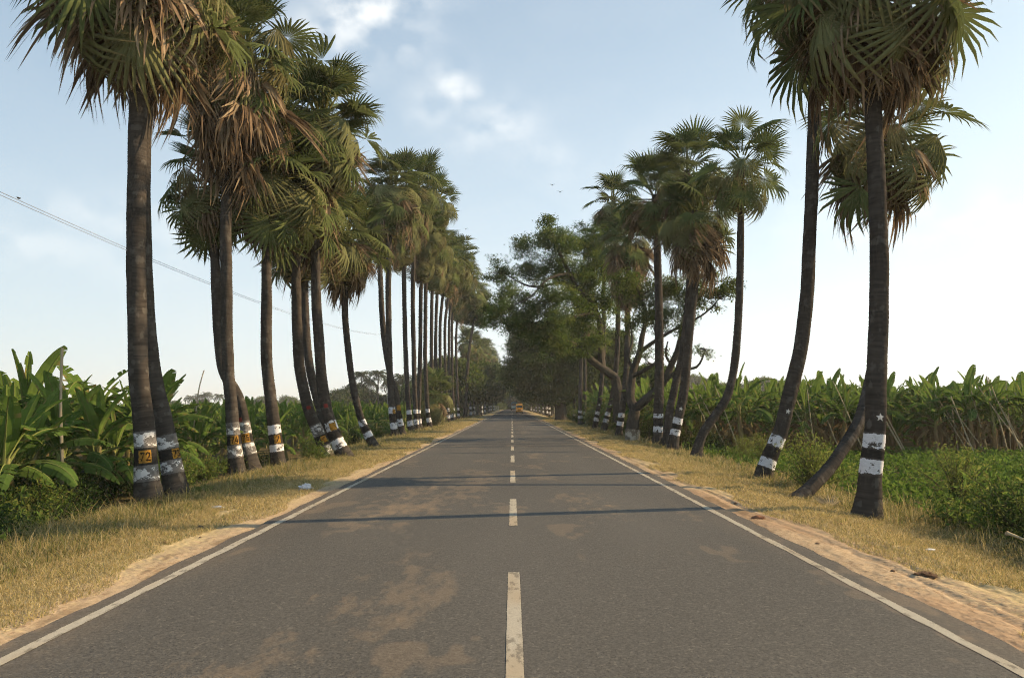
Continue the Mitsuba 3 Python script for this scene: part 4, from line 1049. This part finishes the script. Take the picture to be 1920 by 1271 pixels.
for k, (x, y, s) in enumerate(((-9, 372, 1.3), (-4.5, 392, 1.35), (.5, 402, 1.4), (5.5, 396, 1.4), (9.5, 378, 1.5), (-13, 385, 1.4), (14, 392, 1.5), (-1.5, 430, 1.6), (4, 435, 1.6))):
    key = numbered('avenue_tree'); tag(key, 'dark tree closing the view at the end of the road', 'tree', 'trees at the end of the road')
    place(key, f'avenue_tree_{k % 3}', x, y, -1.2, r.uniform(0, 6.28), s)

for k, (x, y, s, z) in enumerate(((-11, 335, .9, -5.5), (-16, 350, 1.0, -6), (-7.5, 360, .8, -5.5), (-22, 360, 1.1, -6.5), (11, 345, .9, -5.5), (8.5, 362, .8, -5.2), (16, 352, 1.0, -6), (22, 365, 1.1, -6.5), (-3, 408, 1.0, -6.5), (3, 410, 1.0, -6.5), (-30, 350, 1.1, -6.5), (12.5, 300, .8, -5), (-12.5, 300, .8, -5))):
    key = numbered('thicket'); tag(key, f'low dark thicket at the end of the road, {ORD2(k)} of its group', 'bush', 'low thickets at the end of the road')
    place(key, f'avenue_tree_{k % 3}', x, y, z, r.uniform(0, 6.28), s)

# hazy far trees round the fields
for k, (x, y, s) in enumerate(((-131, 330, .6), (-110, 345, .66), (-104, 330, .75), (-97, 340, .7), (-100, 352, .8), (-86, 330, .55), (-75, 330, .6), (-120, 340, .55), (-145, 335, .55), (-41, 185, .72), (-38.5, 192, .85), (-37, 188, .8), (-36, 196, .72), (-33, 198, .62), (-30, 195, .6), (-26, 190, .75), (-23.5, 180, .8), (-20, 170, .85))):
    key = numbered('distant_tree'); tag(key, 'distant hazy tree on the skyline of the left field', 'tree', 'distant trees left')
    place(key, f'avenue_tree_{k % 3}', x, y, -.6 - 3.4 * s, r.uniform(0, 6.28), s)
for k, (x, y, s) in enumerate(((78, 330, 1.28), (83.5, 330, 1.1), (89, 340, 1.05), (105, 330, 1.2), (110, 335, 1.1), (97, 350, 1.1), (71, 330, 1.0))):
    key = numbered('distant_tree'); tag(key, 'distant hazy tree just above the right-hand plantation', 'tree', 'distant trees right')
    place(key, f'avenue_tree_{k % 3}', x, y, -.6, r.uniform(0, 6.28), s)


def frond(r, az, e0, L):
    n = 9; s = np.linspace(0, 1, n); e = e0 - 2.5 * s ** 1.2
    d = np.array([math.cos(az), math.sin(az)]); p = np.zeros((n, 3))
    for k in range(n - 1):
        p[k + 1] = p[k] + L / (n - 1) * np.array([d[0] * math.cos(e[k]), d[1] * math.cos(e[k]), math.sin(e[k])])
    pp = np.vstack([np.stack([np.interp(np.linspace(.12, 1, 22), s, p[:, a]) for a in range(3)], 1)] * 2)
    sd = np.repeat([1, -1], 22)[:, None] * np.array([-d[1], d[0], 0])
    dd = sd * .8 + np.array([d[0], d[1], 0]) * .45 + [0, 0, -.55] + r.normal(0, .1, (44, 3))
    ln = np.tile(np.interp(np.linspace(0, 1, 22), [0, .3, 1], [.5, 1.0, .4]), 2)
    return leaf_quads(pp, dd, np.tile([0, 0, 1.0], (44, 1)), ln, .17, np.tile([.06, .085, .03], (44, 1)) * r.uniform(.8, 1.2, (44, 1)))


for kk in range(2):
    r = rng_of(130 + kk)
    q = spline([(0, 0, -.5), (.3, 0, 4), (.2 - kk, 0, 9)], .5)
    v, f, uv = tube(q, np.linspace(.2, .13, len(q)), 8)
    ms = []
    for k in range(26):
        a, b, c = frond(r, k * 2.4, math.radians(r.uniform(-15, 80)), r.uniform(2.8, 3.6))
        ms.append((a + q[-1], b, c))
    a, b, c = join(ms)
    scene[f'coco_{kk}'] = {'type': 'shapegroup', 'trunk': mikit.ply((v, f), 'limb_bark', smooth=True, uv=uv), 'crown': shape(a, b, 'small_foliage', color=c)}
r = rng_of(140)
for k, (x, z) in enumerate(((-35.9, 8.8), (-33.7, 7.1), (-31.7, 9.0), (-26.3, 8.2), (-27.8, 6.7), (-24.4, 7.8), (-37.6, 6.0), (-29.5, 7.0))):
    key = numbered('coconut_palm'); tag(key, 'hazy coconut palm beyond the left field, seen between palm trunks', 'palm tree', 'coconut palms beyond the left field')
    place(key, f'coco_{k % 2}', x, 190 + r.normal(0, 2), z - 9.0 * .95, r.uniform(0, 6.28), .95)
for k, (x, z) in enumerate(((-131, 5.4), (-127, 6.2), (-123, 5.4), (-134, 4.8))):
    key = numbered('coconut_palm'); tag(key, 'tiny coconut palm on the far left skyline', 'palm tree', 'coconut palms on the far skyline')
    place(key, f'coco_{k % 2}', x, 328, z - 9, r.uniform(0, 6.28), 1.0)

# shrubs
shrub_cols = {'a': ((.09, .145, .034), (.125, .18, .04), (.19, .21, .06)), 'b': ((.04, .068, .02), (.055, .085, .022)), 'c': ((.15, .19, .045), (.21, .23, .06))}
for kk, (nm, n, sz, tall, cset) in enumerate((('a', 1700, .105, 1.0, 'a'), ('b', 1700, .085, .8, 'b'), ('c', 2600, .055, 1.15, 'c'), ('d', 1300, .12, .7, 'a'))):
    r = rng_of(160 + kk)
    ms = []
    tips = []
    for k in range(34):
        a = r.uniform(0, 6.28); rr = r.uniform(.1, .75); h = tall * r.uniform(.45, 1.0) * (1.1 - .4 * rr)
        p = spline([(0, 0, -.05), (math.cos(a) * rr * .4, math.sin(a) * rr * .4, h * .6), (math.cos(a) * rr, math.sin(a) * rr, h)], .12)
        v, f, _ = tube(p, np.linspace(.012, .004, len(p)), 4, False)
        ms.append((v, f, np.array([.12, .10, .05]))); tips.append(p)
    P = np.vstack([p[len(p) // 4:] for p in tips])
    c = P[r.integers(len(P), size=n)] + r.normal(0, .07, (n, 3))
    c[:, 2] = np.maximum(c[:, 2], .02)
    cl = np.array(shrub_cols[cset])[r.integers(len(shrub_cols[cset]), size=n)] * r.uniform(.55, 1.5, (n, 1))
    v, f, cc = leaf_quads(c, unit(r, n) + [0, 0, .35], unit(r, n) + [0, 0, .8], sz * r.uniform(.7, 1.4, n), sz * (.30 if nm == 'a' else .42), cl)
    st = join(ms)
    scene[f'shrub_{nm}'] = {'type': 'shapegroup', 'stems': shape(st[0], st[1], 'matte', color=st[2]), 'foliage': shape(v, f, 'small_foliage', color=cc)}
r = rng_of(170)
LOOK = {'a': 'narrow-leaved', 'b': 'dark small-leaved', 'c': 'feathery pale', 'd': 'broad-leaved'}
near_far = lambda y: 'near' if y < 40 else 'farther back' if y < 65 else 'far down'


def shrub(x, y, kind, s, label, group=None, sink=.05):
    key = numbered('shrub'); tag(key, label, 'shrub', group)
    place(key, 'shrub_' + kind, x, y, float(ground_z(x, y)) - sink, r.uniform(0, 6.28), s)


shrub(6.95, 18.4, 'c', 1.3, 'feathery light green bush between the curved star palm and the bowed palm')
shrub(7.5, 18.9, 'c', 1.0, 'lower feathery bush behind the foot of the bowed palm')
shrub(8.2, 13.6, 'b', 1.05, 'dark green bush right of the nearest right palm')
shrub(-6.2, 15.9, 'a', .42, 'small green weed between the feet of the two nearest left palms')
shrub(-6.3, 25.6, 'a', .85, 'weed with yellowish leaves climbing the foot of the lumpy left palm')
thick_n = -1
for x, y, kd, s in sorted(((7.6, 11.7, 'a', .8), (8.6, 12.2, 'a', 1.0), (7.9, 10.4, 'd', .9), (8.8, 10.9, 'c', 1.0), (7.0, 9.7, 'c', .55), (7.8, 9.0, 'c', .8), (9.7, 12.4, 'a', 1.0), (10.4, 13.4, 'd', 1.1), (7.4, 13.0, 'd', .5), (8.0, 8.3, 'a', .7), (9.8, 17.4, 'c', .8), (7.3, 11.0, 'c', .5)), key=lambda q: q[1]):
    thick_n = thick_n + 1; shrub(x, y, kd, s * 1.65, f'{LOOK[kd]} shrub of the right edge thicket, {ORD2(thick_n)} nearest the camera', 'shrubs of the right thicket')
thick_n = -1
for x, y, kd, s in sorted(((-7.5, 10.6, 'b', .8), (-8.2, 11.5, 'b', 1.0), (-8.0, 12.8, 'd', .9), (-8.8, 13.1, 'b', 1.1), (-7.5, 12.0, 'd', .55), (-8.9, 14.6, 'b', 1.1), (-8.2, 14.3, 'd', .7), (-9.3, 12.2, 'b', 1.0), (-9.6, 14.1, 'b', 1.2), (-8.6, 15.5, 'd', .8), (-7.2, 11.1, 'b', .4), (-7.9, 10.0, 'a', .9), (-7.6, 13.4, 'a', .7), (-8.4, 10.8, 'd', 1.0), (-7.7, 14.6, 'b', .7), (-6.9, 10.2, 'b', .6), (-6.7, 9.4, 'd', .55), (-7.0, 12.9, 'b', .55), (-10.5, 14.9, 'b', 1.2)), key=lambda q: q[1]):
    thick_n = thick_n + 1; shrub(x + (.1 if y < 12.5 else -.35), y, kd, s * 1.3, f'{LOOK[kd]} weed under the left edge bananas, {ORD2(thick_n)} nearest the camera', 'weeds under the left bananas')
thick_n = -1
for x, y, kd, s in sorted(((-7.9, 18.2, 'a', 1.15), (-7.6, 19.5, 'a', 1.05), (-8.4, 19.4, 'b', 1.3), (-7.5, 20.8, 'a', 1.0), (-8.3, 21.4, 'b', 1.3), (-7.4, 17.4, 'a', .85), (-8.6, 17.6, 'b', 1.4), (-7.7, 23.3, 'a', .9), (-7.9, 25.3, 'b', 1.0)), key=lambda q: q[1]):
    thick_n = thick_n + 1; shrub(x - .55, y, kd, s * .9, f'{LOOK[kd]} bush between the palms numbered 72 and 74, {ORD2(thick_n)} nearest the camera', 'bushes between the palms numbered 72 and 74')
for k in range(26):
    y = r.uniform(27, 100); x = -7.6 - r.uniform(0, 1.6)
    shrub(x, y, 'ab'[k % 2], r.uniform(.7, 1.2), f'low shrub at the left palms, {near_far(y)}, {between(x, y)}', f'shrubs along the left row {near_far(y)} {between(x, y)}')
for k in range(40):
    y = r.uniform(24, 110); x = 7.6 + r.uniform(0, 2.2)
    shrub(x, y, 'acb'[k % 3], r.uniform(.6, 1.3) * (1 + y / 75), f'green shrub at the right palms, {near_far(y)}, {between(x, y)}', f'shrubs along the right row {near_far(y)} {between(x, y)}')

# creeping green crop between the right palms and the plantation
r = rng_of(180)
n = 52000
cx_ = r.uniform(6.6, 33, n); cy_ = 8.5 + (37 - 8.5) * r.uniform(0, 1, n) ** .8
ok = (cx_ < .70 * cy_ + 1.5) & (cx_ > 6.9 + .5 * meshkit.noise(np.stack([cy_ * .8, cy_ * 0, cy_ * 0], -1), 3) + np.where(cy_ > 26, .6, 0)) & (meshkit.fbm(np.stack([cx_ * .7, cy_ * .7, cx_ * 0], -1), 3, 2) > .38)
cx_, cy_ = cx_[ok], cy_[ok]; n = len(cx_)
hh = .05 + .42 * r.uniform(0, 1, n) * meshkit.fbm(np.stack([cx_ * 1.1, cy_ * 1.1, cx_ * 0], -1), 3, 9) * 1.5
c = np.stack([cx_, cy_, ground_z(cx_, cy_) + hh], 1)
cl = np.array(((.10, .17, .03), (.13, .19, .04), (.075, .13, .025)))[r.integers(3, size=n)] * r.uniform(.7, 1.3, (n, 1))
v, f, cc = leaf_quads(c, unit(r, n) + [0, 0, .1], unit(r, n) * .6 + [0, 0, 1], r.uniform(.10, .22, n), r.uniform(.08, .13, n), cl)
scene['creeping_crop'] = shape(v, f, 'small_foliage', color=cc)
tag('creeping_crop', 'low creeping green crop covering the ground before the right-hand plantation', 'ground cover', kind='stuff')

# ---------------------------------------------------------------- grass


def blades(r, x, y, h, w, lean, col, ext=None):
    n = len(x)
    b = np.stack([x, y, ground_z(x, y) - .01], 1)
    az = r.uniform(0, 6.28, n); d = np.stack([np.cos(az), np.sin(az), az * 0], 1)
    fa = r.uniform(0, 6.28, n); sd = np.stack([np.cos(fa), np.sin(fa), fa * 0], 1) * (w / 2)[:, None]
    m = b + d * (lean * h * .35)[:, None]; m[:, 2] += h * .58
    t = b + d * (lean * h)[:, None]; t[:, 2] += h * (1.0 - .35 * np.minimum(lean, 1.2))
    v = np.stack([b - sd, b + sd, m + sd * .8, m - sd * .8, t], 1).reshape(-1, 3)
    k = np.arange(n)[:, None] * 5
    f = np.vstack([k + [0, 1, 2], k + [0, 2, 3], k + [3, 2, 4]])
    return v, f, np.repeat(col, 5, axis=0)


STRAW = np.array(((.48, .39, .20), (.54, .46, .27), (.40, .31, .145), (.36, .31, .125)))
GREENISH = np.array(((.14, .155, .045), (.19, .19, .06), (.10, .125, .035), (.30, .25, .10)))


def verge(side, seed, n_short, n_tall):
    r = rng_of(seed); parts = []
    lims = ((3.75, 7.2),)
    u = r.uniform(0, 1, n_short); y = 3.0 * (110 / 3.0) ** u
    x = 3.65 + (3.9 if side < 0 else 3.6) * r.uniform(0, 1, n_short) ** .85
    dist = x - 3.6 - (np.interp(y, [10, 22], [.42, 0]) if side > 0 else 0)
    keep = meshkit.fbm(np.stack([x * 1.3 * 1.0, y * .55, x * 0 + seed], -1), 4, seed) * 1.0 + np.interp(dist, [0, .2, .6, 1.6, 3.2], [-.36, -.12, .08, .2, .25]) + (.05 if side < 0 else .03) > .42
    x, y, dist = x[keep], y[keep], dist[keep]; n = len(x)
    far = np.clip(y / 9, 1, 6)
    h = r.uniform(.04, .13, n) * np.interp(dist, [0, 1.2, 2.6], [.6, 1.0, 1.9]) * far ** .25
    col = STRAW[r.integers(4, size=n)] * r.uniform(.75, 1.2, (n, 1))
    gk = r.uniform(0, 1, n) < np.interp(dist, [0, 1.5, 3], [.02, .09, .38]) + .3 * (meshkit.fbm(np.stack([x, y * .6, x * 0], -1), 3, 5) - .5)
    col[gk] = GREENISH[r.integers(4, size=gk.sum())] * r.uniform(.8, 1.2, (gk.sum(), 1))
    parts.append(blades(r, side * x, y, h, .0062 * far, r.uniform(.2, 1.5, n), col))
    a = join(parts)
    key = numbered('dry_grass')
    scene[key] = shape(a[0], a[1], 'small_foliage', color=a[2])
    tag(key, 'short straw coloured dry grass on the %s verge' % ('left' if side < 0 else 'right'), 'grass', kind='stuff')
    # taller tufts
    u = r.uniform(0, 1, n_tall // 14); y = 6.5 * (130 / 6.5) ** u
    x = (5.1 if side < 0 else 6.15) + (1.8 if side < 0 else 2.1) * r.uniform(0, 1, len(u)) ** 1.2
    keep = meshkit.fbm(np.stack([x, y * .5, x * 0 + 7], -1), 3, seed + 1) > (.36 if side < 0 else .42)
    x, y = np.repeat(x[keep], 14), np.repeat(y[keep], 14)
    n = len(x); x = x + r.normal(0, .07, n); y = y + r.normal(0, .07, n)
    far = np.clip(y / 11, 1, 6)
    h = r.uniform(.12, .42, n) ** 1.0 * np.where(r.random(n) < .06, 1.6, 1.0) * np.interp(x, [5.1, 5.9, 6.5, 8], [.4, .8, .95, 1.0])
    col = GREENISH[r.integers(4, size=n)] * r.uniform(.75, 1.25, (n, 1))
    st = r.uniform(0, 1, n) < .55
    col[st] = STRAW[r.integers(4, size=st.sum())] * r.uniform(.7, 1.1, (st.sum(), 1))
    a = blades(r, side * x, y, h, .0085 * far, r.uniform(.1, .75, n), col)
    key = numbered('tall_grass')
    scene[key] = shape(a[0], a[1], 'small_foliage', color=a[2])
    tag(key, 'tall yellow-green grass along the feet of the %s palms' % ('left' if side < 0 else 'right'), 'grass', kind='stuff')


verge(-1, 201, 330000, 170000)
verge(1, 202, 300000, 70000)

# ---------------------------------------------------------------- vehicles far down the road
def vehicle(name, label, cat, parts, x, y, size=(1, 1, 1)):
    key = numbered(name); tag(key, label, cat)
    for pn, mat, meshes in parts:
        v, f, c = join(meshes)
        scene[part(key, pn)] = shape(v * size + [x, y, 0], f, mat, smooth=False, color=c)


def wheel(cx, cy, r_=.27, w=.16):
    m = trimesh.creation.cylinder(r_, w, sections=18); m.apply_transform(trimesh.transformations.rotation_matrix(np.pi / 2, [0, 1, 0]))
    h = trimesh.creation.cylinder(r_ * .55, w + .02, sections=12); h.apply_transform(trimesh.transformations.rotation_matrix(np.pi / 2, [0, 1, 0]))
    return (np.array(m.vertices) + [cx, cy, r_], m.faces, np.array([.02, .02, .02])), (np.array(h.vertices) + [cx, cy, r_], h.faces, np.array([.25, .24, .22]))


YE, PALE = np.array([.74, .36, .035]), np.array([.72, .56, .28])
prof = [(-.02, .34), (.0, .95), (.28, 1.02), (.55, 1.62), (.75, 1.72), (3.1, 1.72), (3.2, 1.6), (3.22, .34)]
pv = np.array([[sx * .72 * (1 - .10 * max(0, (z - .95) / .8)), y, z] for sx in (-1, 1) for y, z in prof])
hull = trimesh.convex.convex_hull(pv)
# side profile as a prism (not convex: windscreen sits back over the nose)
from shapely.geometry import Polygon
pr = trimesh.creation.extrude_polygon(Polygon([(y, z) for y, z in prof]), 1.44, engine='earcut')
pvx = np.array(pr.vertices); body = np.stack([pvx[:, 2] - .72, pvx[:, 0], pvx[:, 1]], 1)
body[:, 2] *= 1.0; body[:, 0] *= 1 - .10 * np.clip((body[:, 2] - .95) / .8, 0, 1)
wheels = [wheel(sx * .62, yy) for sx in (-1, 1) for yy in (.55, 2.6)]
ws = np.array([[-.60, .275, 1.06], [.60, .275, 1.06], [.56, .49, 1.54], [-.56, .49, 1.54]]) + [0, -.02, 0]
vehicle('school_van', 'small yellow van coming towards the camera far down the road', 'van', [
    ('body', 'coach_paint', [(body, np.array(pr.faces), YE)]),
    ('roof', 'coach_paint', [box(0, 1.9, 1.745, 1.25, 2.3, .06, PALE, .02)]),
    ('windscreen', 'window_glass', [(np.vstack([ws, ws + [0, .03, 0]]), np.array([[0, 1, 2], [0, 2, 3], [4, 6, 5], [4, 7, 6], [0, 4, 5], [0, 5, 1], [3, 2, 6], [3, 6, 7], [0, 3, 7], [0, 7, 4], [1, 5, 6], [1, 6, 2]]), np.array([.03, .02, .01]))]),
    ('grille', 'matte', [box(0, -.035, .72, .62, .03, .26, np.array([.36, .14, .01]), .01)]),
    ('headlight', 'coach_paint', [box(-.52, -.04, .74, .22, .05, .20, np.array([.8, .75, .62]), .03)]),
    ('headlight', 'coach_paint', [box(.52, -.04, .74, .22, .05, .20, np.array([.8, .75, .62]), .03)]),
    ('bumper', 'matte', [box(0, -.06, .40, 1.42, .12, .16, np.array([.10, .06, .02]), .03)]),
    ('roof_load', 'matte', [box(.05, 1.6, 1.93, .95, 1.5, .28, np.array([.14, .075, .03]), .09)]),
    ('mirror', 'matte', [box(-.80, .42, 1.25, .10, .06, .2, np.array([.03, .03, .03]), .02)]),
    ('mirror', 'matte', [box(.80, .42, 1.25, .10, .06, .2, np.array([.03, .03, .03]), .02)]),
] + [('wheel', 'matte', list(w)) for w in wheels], 1.5, 160.5, (.98, 1, 1.16))
TL, CR = np.array([.07, .20, .22]), np.array([.42, .46, .42])
bw = [wheel(sx * 1.05, yy, .48, .28) for sx in (-1, 1) for yy in (1.6, 6.8)]
vehicle('bus', 'teal and cream bus partly hidden behind the yellow van', 'bus', [
    ('body', 'coach_paint', [box(0, 4.5, 1.75, 2.4, 9, 2.3, TL, .18)]),
    ('windscreen', 'window_glass', [box(0, -.01, 2.1, 2.1, .06, .75, np.array([.03, .04, .05]), .02)]),
    ('front_panel', 'coach_paint', [box(0, -.015, 1.35, 2.2, .05, .55, CR, .02)]),
    ('bumper', 'matte', [box(0, -.08, .72, 2.3, .2, .25, np.array([.05, .07, .06]), .04)]),
    ('headlight', 'coach_paint', [box(-.9, -.05, 1.1, .26, .06, .2, np.array([.75, .75, .68]), .03)]),
    ('headlight', 'coach_paint', [box(.9, -.05, 1.1, .26, .06, .2, np.array([.75, .75, .68]), .03)]),
    ('roof_rack', 'matte', [box(0, 5, 3.06, 1.7, 6, .3, np.array([.05, .09, .14]), .06)]),
] + [('wheel', 'matte', list(w)) for w in bw], .9, 272)

# ---------------------------------------------------------------- wires, pole, birds
def wire(z_off, x):
    y = np.linspace(-14, 71, 70)
    z = 5.95 + .0011 * (y - 26) ** 2 + z_off
    v, f, _ = tube(np.stack([x + np.interp(y, [45, 71], [0, -.55]), y, z], 1), .006, 5)
    return v, f


pk = numbered('power_line'); tag(pk, 'two thin overhead wires crossing the left sky behind the palms', 'power line')
for zo, x in ((0, -10.6), (-.05, -10.63)):
    v, f = wire(zo, x)
    scene[part(pk, 'wire')] = shape(v, f, 'matte', smooth=True, color=(.20, .20, .21))
ek = numbered('electric_pole'); tag(ek, 'thin concrete electric pole mostly hidden by the close palm pair', 'pole')
scene[ek + '__post'] = shape(*box(-11.22, 71, 3.9, .16, .16, 9.0, (.30, .29, .27), .02)[:2], 'matte', color=(.30, .29, .27))
scene[ek + '__crossarm'] = shape(*box(-11.2, 70.85, 8.1, .5, .08, .1, (.2, .2, .2), .02)[:2], 'matte', color=(.2, .2, .2))


def bird(x, y, z, s, label, wings, group=None):
    key = numbered('bird'); tag(key, label, 'bird', group)
    m = trimesh.creation.icosphere(subdivisions=2); v = np.array(m.vertices) * [.35, 1, .38]
    v[:, 0] *= np.interp(v[:, 1], [-1, -.3, .5, 1], [.25, .9, 1, .6])
    h = trimesh.creation.icosphere(subdivisions=1); hv = np.array(h.vertices) * .28 + [0, 1.0, .16]
    tl = (np.array([[-.14, -.8, 0], [.14, -.8, 0], [.24, -1.7, -.05], [-.24, -1.7, -.05], [0, -1.2, .06]]), np.array([[0, 1, 4], [1, 2, 4], [2, 3, 4], [3, 0, 4], [0, 3, 2], [0, 2, 1]]), np.array([.03, .03, .03]))
    bk = (np.array([[-.07, 1.22, .16], [.07, 1.22, .16], [0, 1.26, .08], [0, 1.5, .12]]), np.array([[0, 1, 3], [1, 2, 3], [2, 0, 3], [0, 2, 1]]), np.array([.05, .04, .03]))
    V, F, C = join([(v, m.faces, np.array([.035, .035, .035])), (hv, h.faces, np.array([.03, .03, .03])), tl, bk])
    scene[key + '__body'] = shape(V * s + [x, y, z], F, 'matte', smooth=True, color=C)
    if wings:
        for sg in (-1, 1):
            w = np.array([[.2, .5, .1], [1.2, .65, .75], [2.4, .1, .6], [1.3, -.15, .65], [.2, -.35, .1]]) * [sg, 1, 1]
            w = np.vstack([w, w - [0, 0, .05]])
            f = np.array([[0, 1, 4], [1, 3, 4], [1, 2, 3], [5, 9, 6], [6, 9, 8], [6, 8, 7], [0, 5, 6], [0, 6, 1], [1, 6, 7], [1, 7, 2], [2, 7, 8], [2, 8, 3], [3, 8, 9], [3, 9, 4], [4, 9, 5], [4, 5, 0]])
            scene[part(key, 'wing')] = shape(w * s + [x, y, z], f, 'matte', color=(.03, .03, .03))


bird(-10.6, 16.45, 5.95 + .0011 * 9.55 ** 2 + .045, .055, 'small dark bird perched on the upper overhead wire', False)
bird(3.15, 60, 18.9, .11, 'tiny dark bird flying in open sky, upper of the two by the road axis', True)
bird(3.77, 60, 18.35, .11, 'tiny dark bird flying in open sky, lower of the two by the road axis', True)
bird(-3.6, 60, 15.4, .09, 'tiny dark bird flying just right of the left palm crowns', True)

# ---------------------------------------------------------------- litter and small things on the verges
def lump(name, label, cat, x, y, s, col, seed, sub=3, rough=.5, mat='matte', dz=.0):
    key = numbered(name); tag(key, label, cat)
    m = trimesh.creation.icosphere(subdivisions=sub); v = np.array(m.vertices)
    v = v * (1 + rough * (meshkit.fbm(v * 2.2 + seed, 4, seed)[:, None] - .5) * 2) * s
    scene[key] = shape(v + [x, y, float(ground_z(x, y)) + s[2] * .55 + dz], m.faces, mat, color=np.array(col) * (.75 + .5 * meshkit.noise(v * 30, seed)[:, None]))


lump('plastic_bag', 'crumpled white plastic bag on the left verge near the road edge', 'litter', -4.15, 15.9, (.13, .09, .07), (.62, .62, .63), 1, 3, .9)
lump('stone', 'small dark stone on the sandy left shoulder', 'stone', -4.35, 11.1, (.05, .045, .035), (.09, .07, .055), 2)
lump('stone', 'reddish clod beside the right road edge near the bowed palm', 'stone', 3.72, 12.0, (.10, .05, .03), (.24, .13, .08), 3, 3, .6)
lump('dung_heap', 'dark crumbly heap in the sand of the right shoulder', 'debris', 4.2, 8.1, (.09, .07, .025), (.17, .11, .07), 4, 4, .9)
lump('paper_scrap', 'small white scrap in the dry grass at right', 'litter', 5.05, 9.6, (.05, .04, .012), (.7, .7, .68), 5, 2, .5, dz=.05)
lump('plastic_scrap', 'pale bluish plastic scrap on the left verge', 'litter', -4.9, 13.2, (.09, .06, .02), (.42, .44, .47), 6, 3, .8, dz=.03)
key = numbered('cut_stalk'); tag(key, 'pale cut stalk lying at the edge of the right thicket', 'branch')
q = spline([(6.22, 10.0, .06), (6.33, 9.97, .02), (6.52, 9.9, -.09)], .05)
v, f, _ = tube(q, np.interp(np.linspace(0, 1, len(q)), [0, .15, 1], [.03, .02, .012]), 8)
scene[key] = shape(v, f, 'matte', smooth=True, color=np.array([.52, .42, .27]) * (.8 + .4 * meshkit.noise(v * 20, 3)[:, None]))
key = numbered('fallen_leaf'); tag(key, 'pale dried palm fan lying between the bowed palm and the nearest right palm', 'leaf')
v, f, c = fan_leaf(31, .25, .42, 14, 1.2, .15, -.6, -.3, (.45, .36, .22), (.5, .42, .28))
scene[key] = shape(v + [5.95, 14.55, float(ground_z(5.95, 14.7)) + .05], f, 'palm_foliage', color=c)
for k, (x, y, rz, label) in enumerate(((-5.6, 19.2, .7, 'brown fallen palm fan in the dry grass near the palm numbered 74'), (5.6, 22.5, 2.2, 'brown fallen palm fan in the grass beyond the curved star palm'), (-5.2, 30.5, 4.0, 'brown fallen palm fan on the left verge before the slim palm'))):
    key = numbered('fallen_leaf'); tag(key, label, 'leaf')
    v, f, c = dry_fan(400 + k, .5, .8, 18, .9, .95)
    cs, sn = math.cos(rz), math.sin(rz)
    vv = np.stack([v[:, 0] * cs - v[:, 1] * sn, v[:, 0] * sn + v[:, 1] * cs, .10 + v[:, 2] * .12], 1)
    scene[key] = shape(vv + [x, y, float(ground_z(x, y))], f, 'palm_foliage', color=c)
r = rng_of(260)
for k in range(22):
    sd = 1 if k % 3 else -1
    x = sd * r.uniform(3.7, 5.2); y = r.uniform(4.5, 18); s = r.uniform(.012, .035)
    key = numbered('pebble'); tag(key, 'small brown pebble scattered on the sandy shoulder', 'stone', 'pebbles on the shoulders')
    m = trimesh.creation.icosphere(subdivisions=2); v = np.array(m.vertices)
    v = v * (1 + .5 * (meshkit.fbm(v * 1.8 + k, 3, k)[:, None] - .5)) * [s * 1.3, s, s * .7]
    scene[key] = shape(v + [x, y, float(ground_z(x, y)) + s * .3], m.faces, 'matte', smooth=True, color=np.array([.22, .15, .10]) * r.uniform(.6, 1.3))
for k, (x, y) in enumerate(((-4.7, 230), (-4.3, 245))):
    key = numbered('marker_post'); tag(key, 'pale roadside post far down the left edge of the road', 'post', 'far roadside posts on the left')
    scene[key] = shape(*box(x, y, .75, .32, .32, 1.9, (.5, .47, .4), .05)[:2], 'matte', color=(.5, .47, .4))
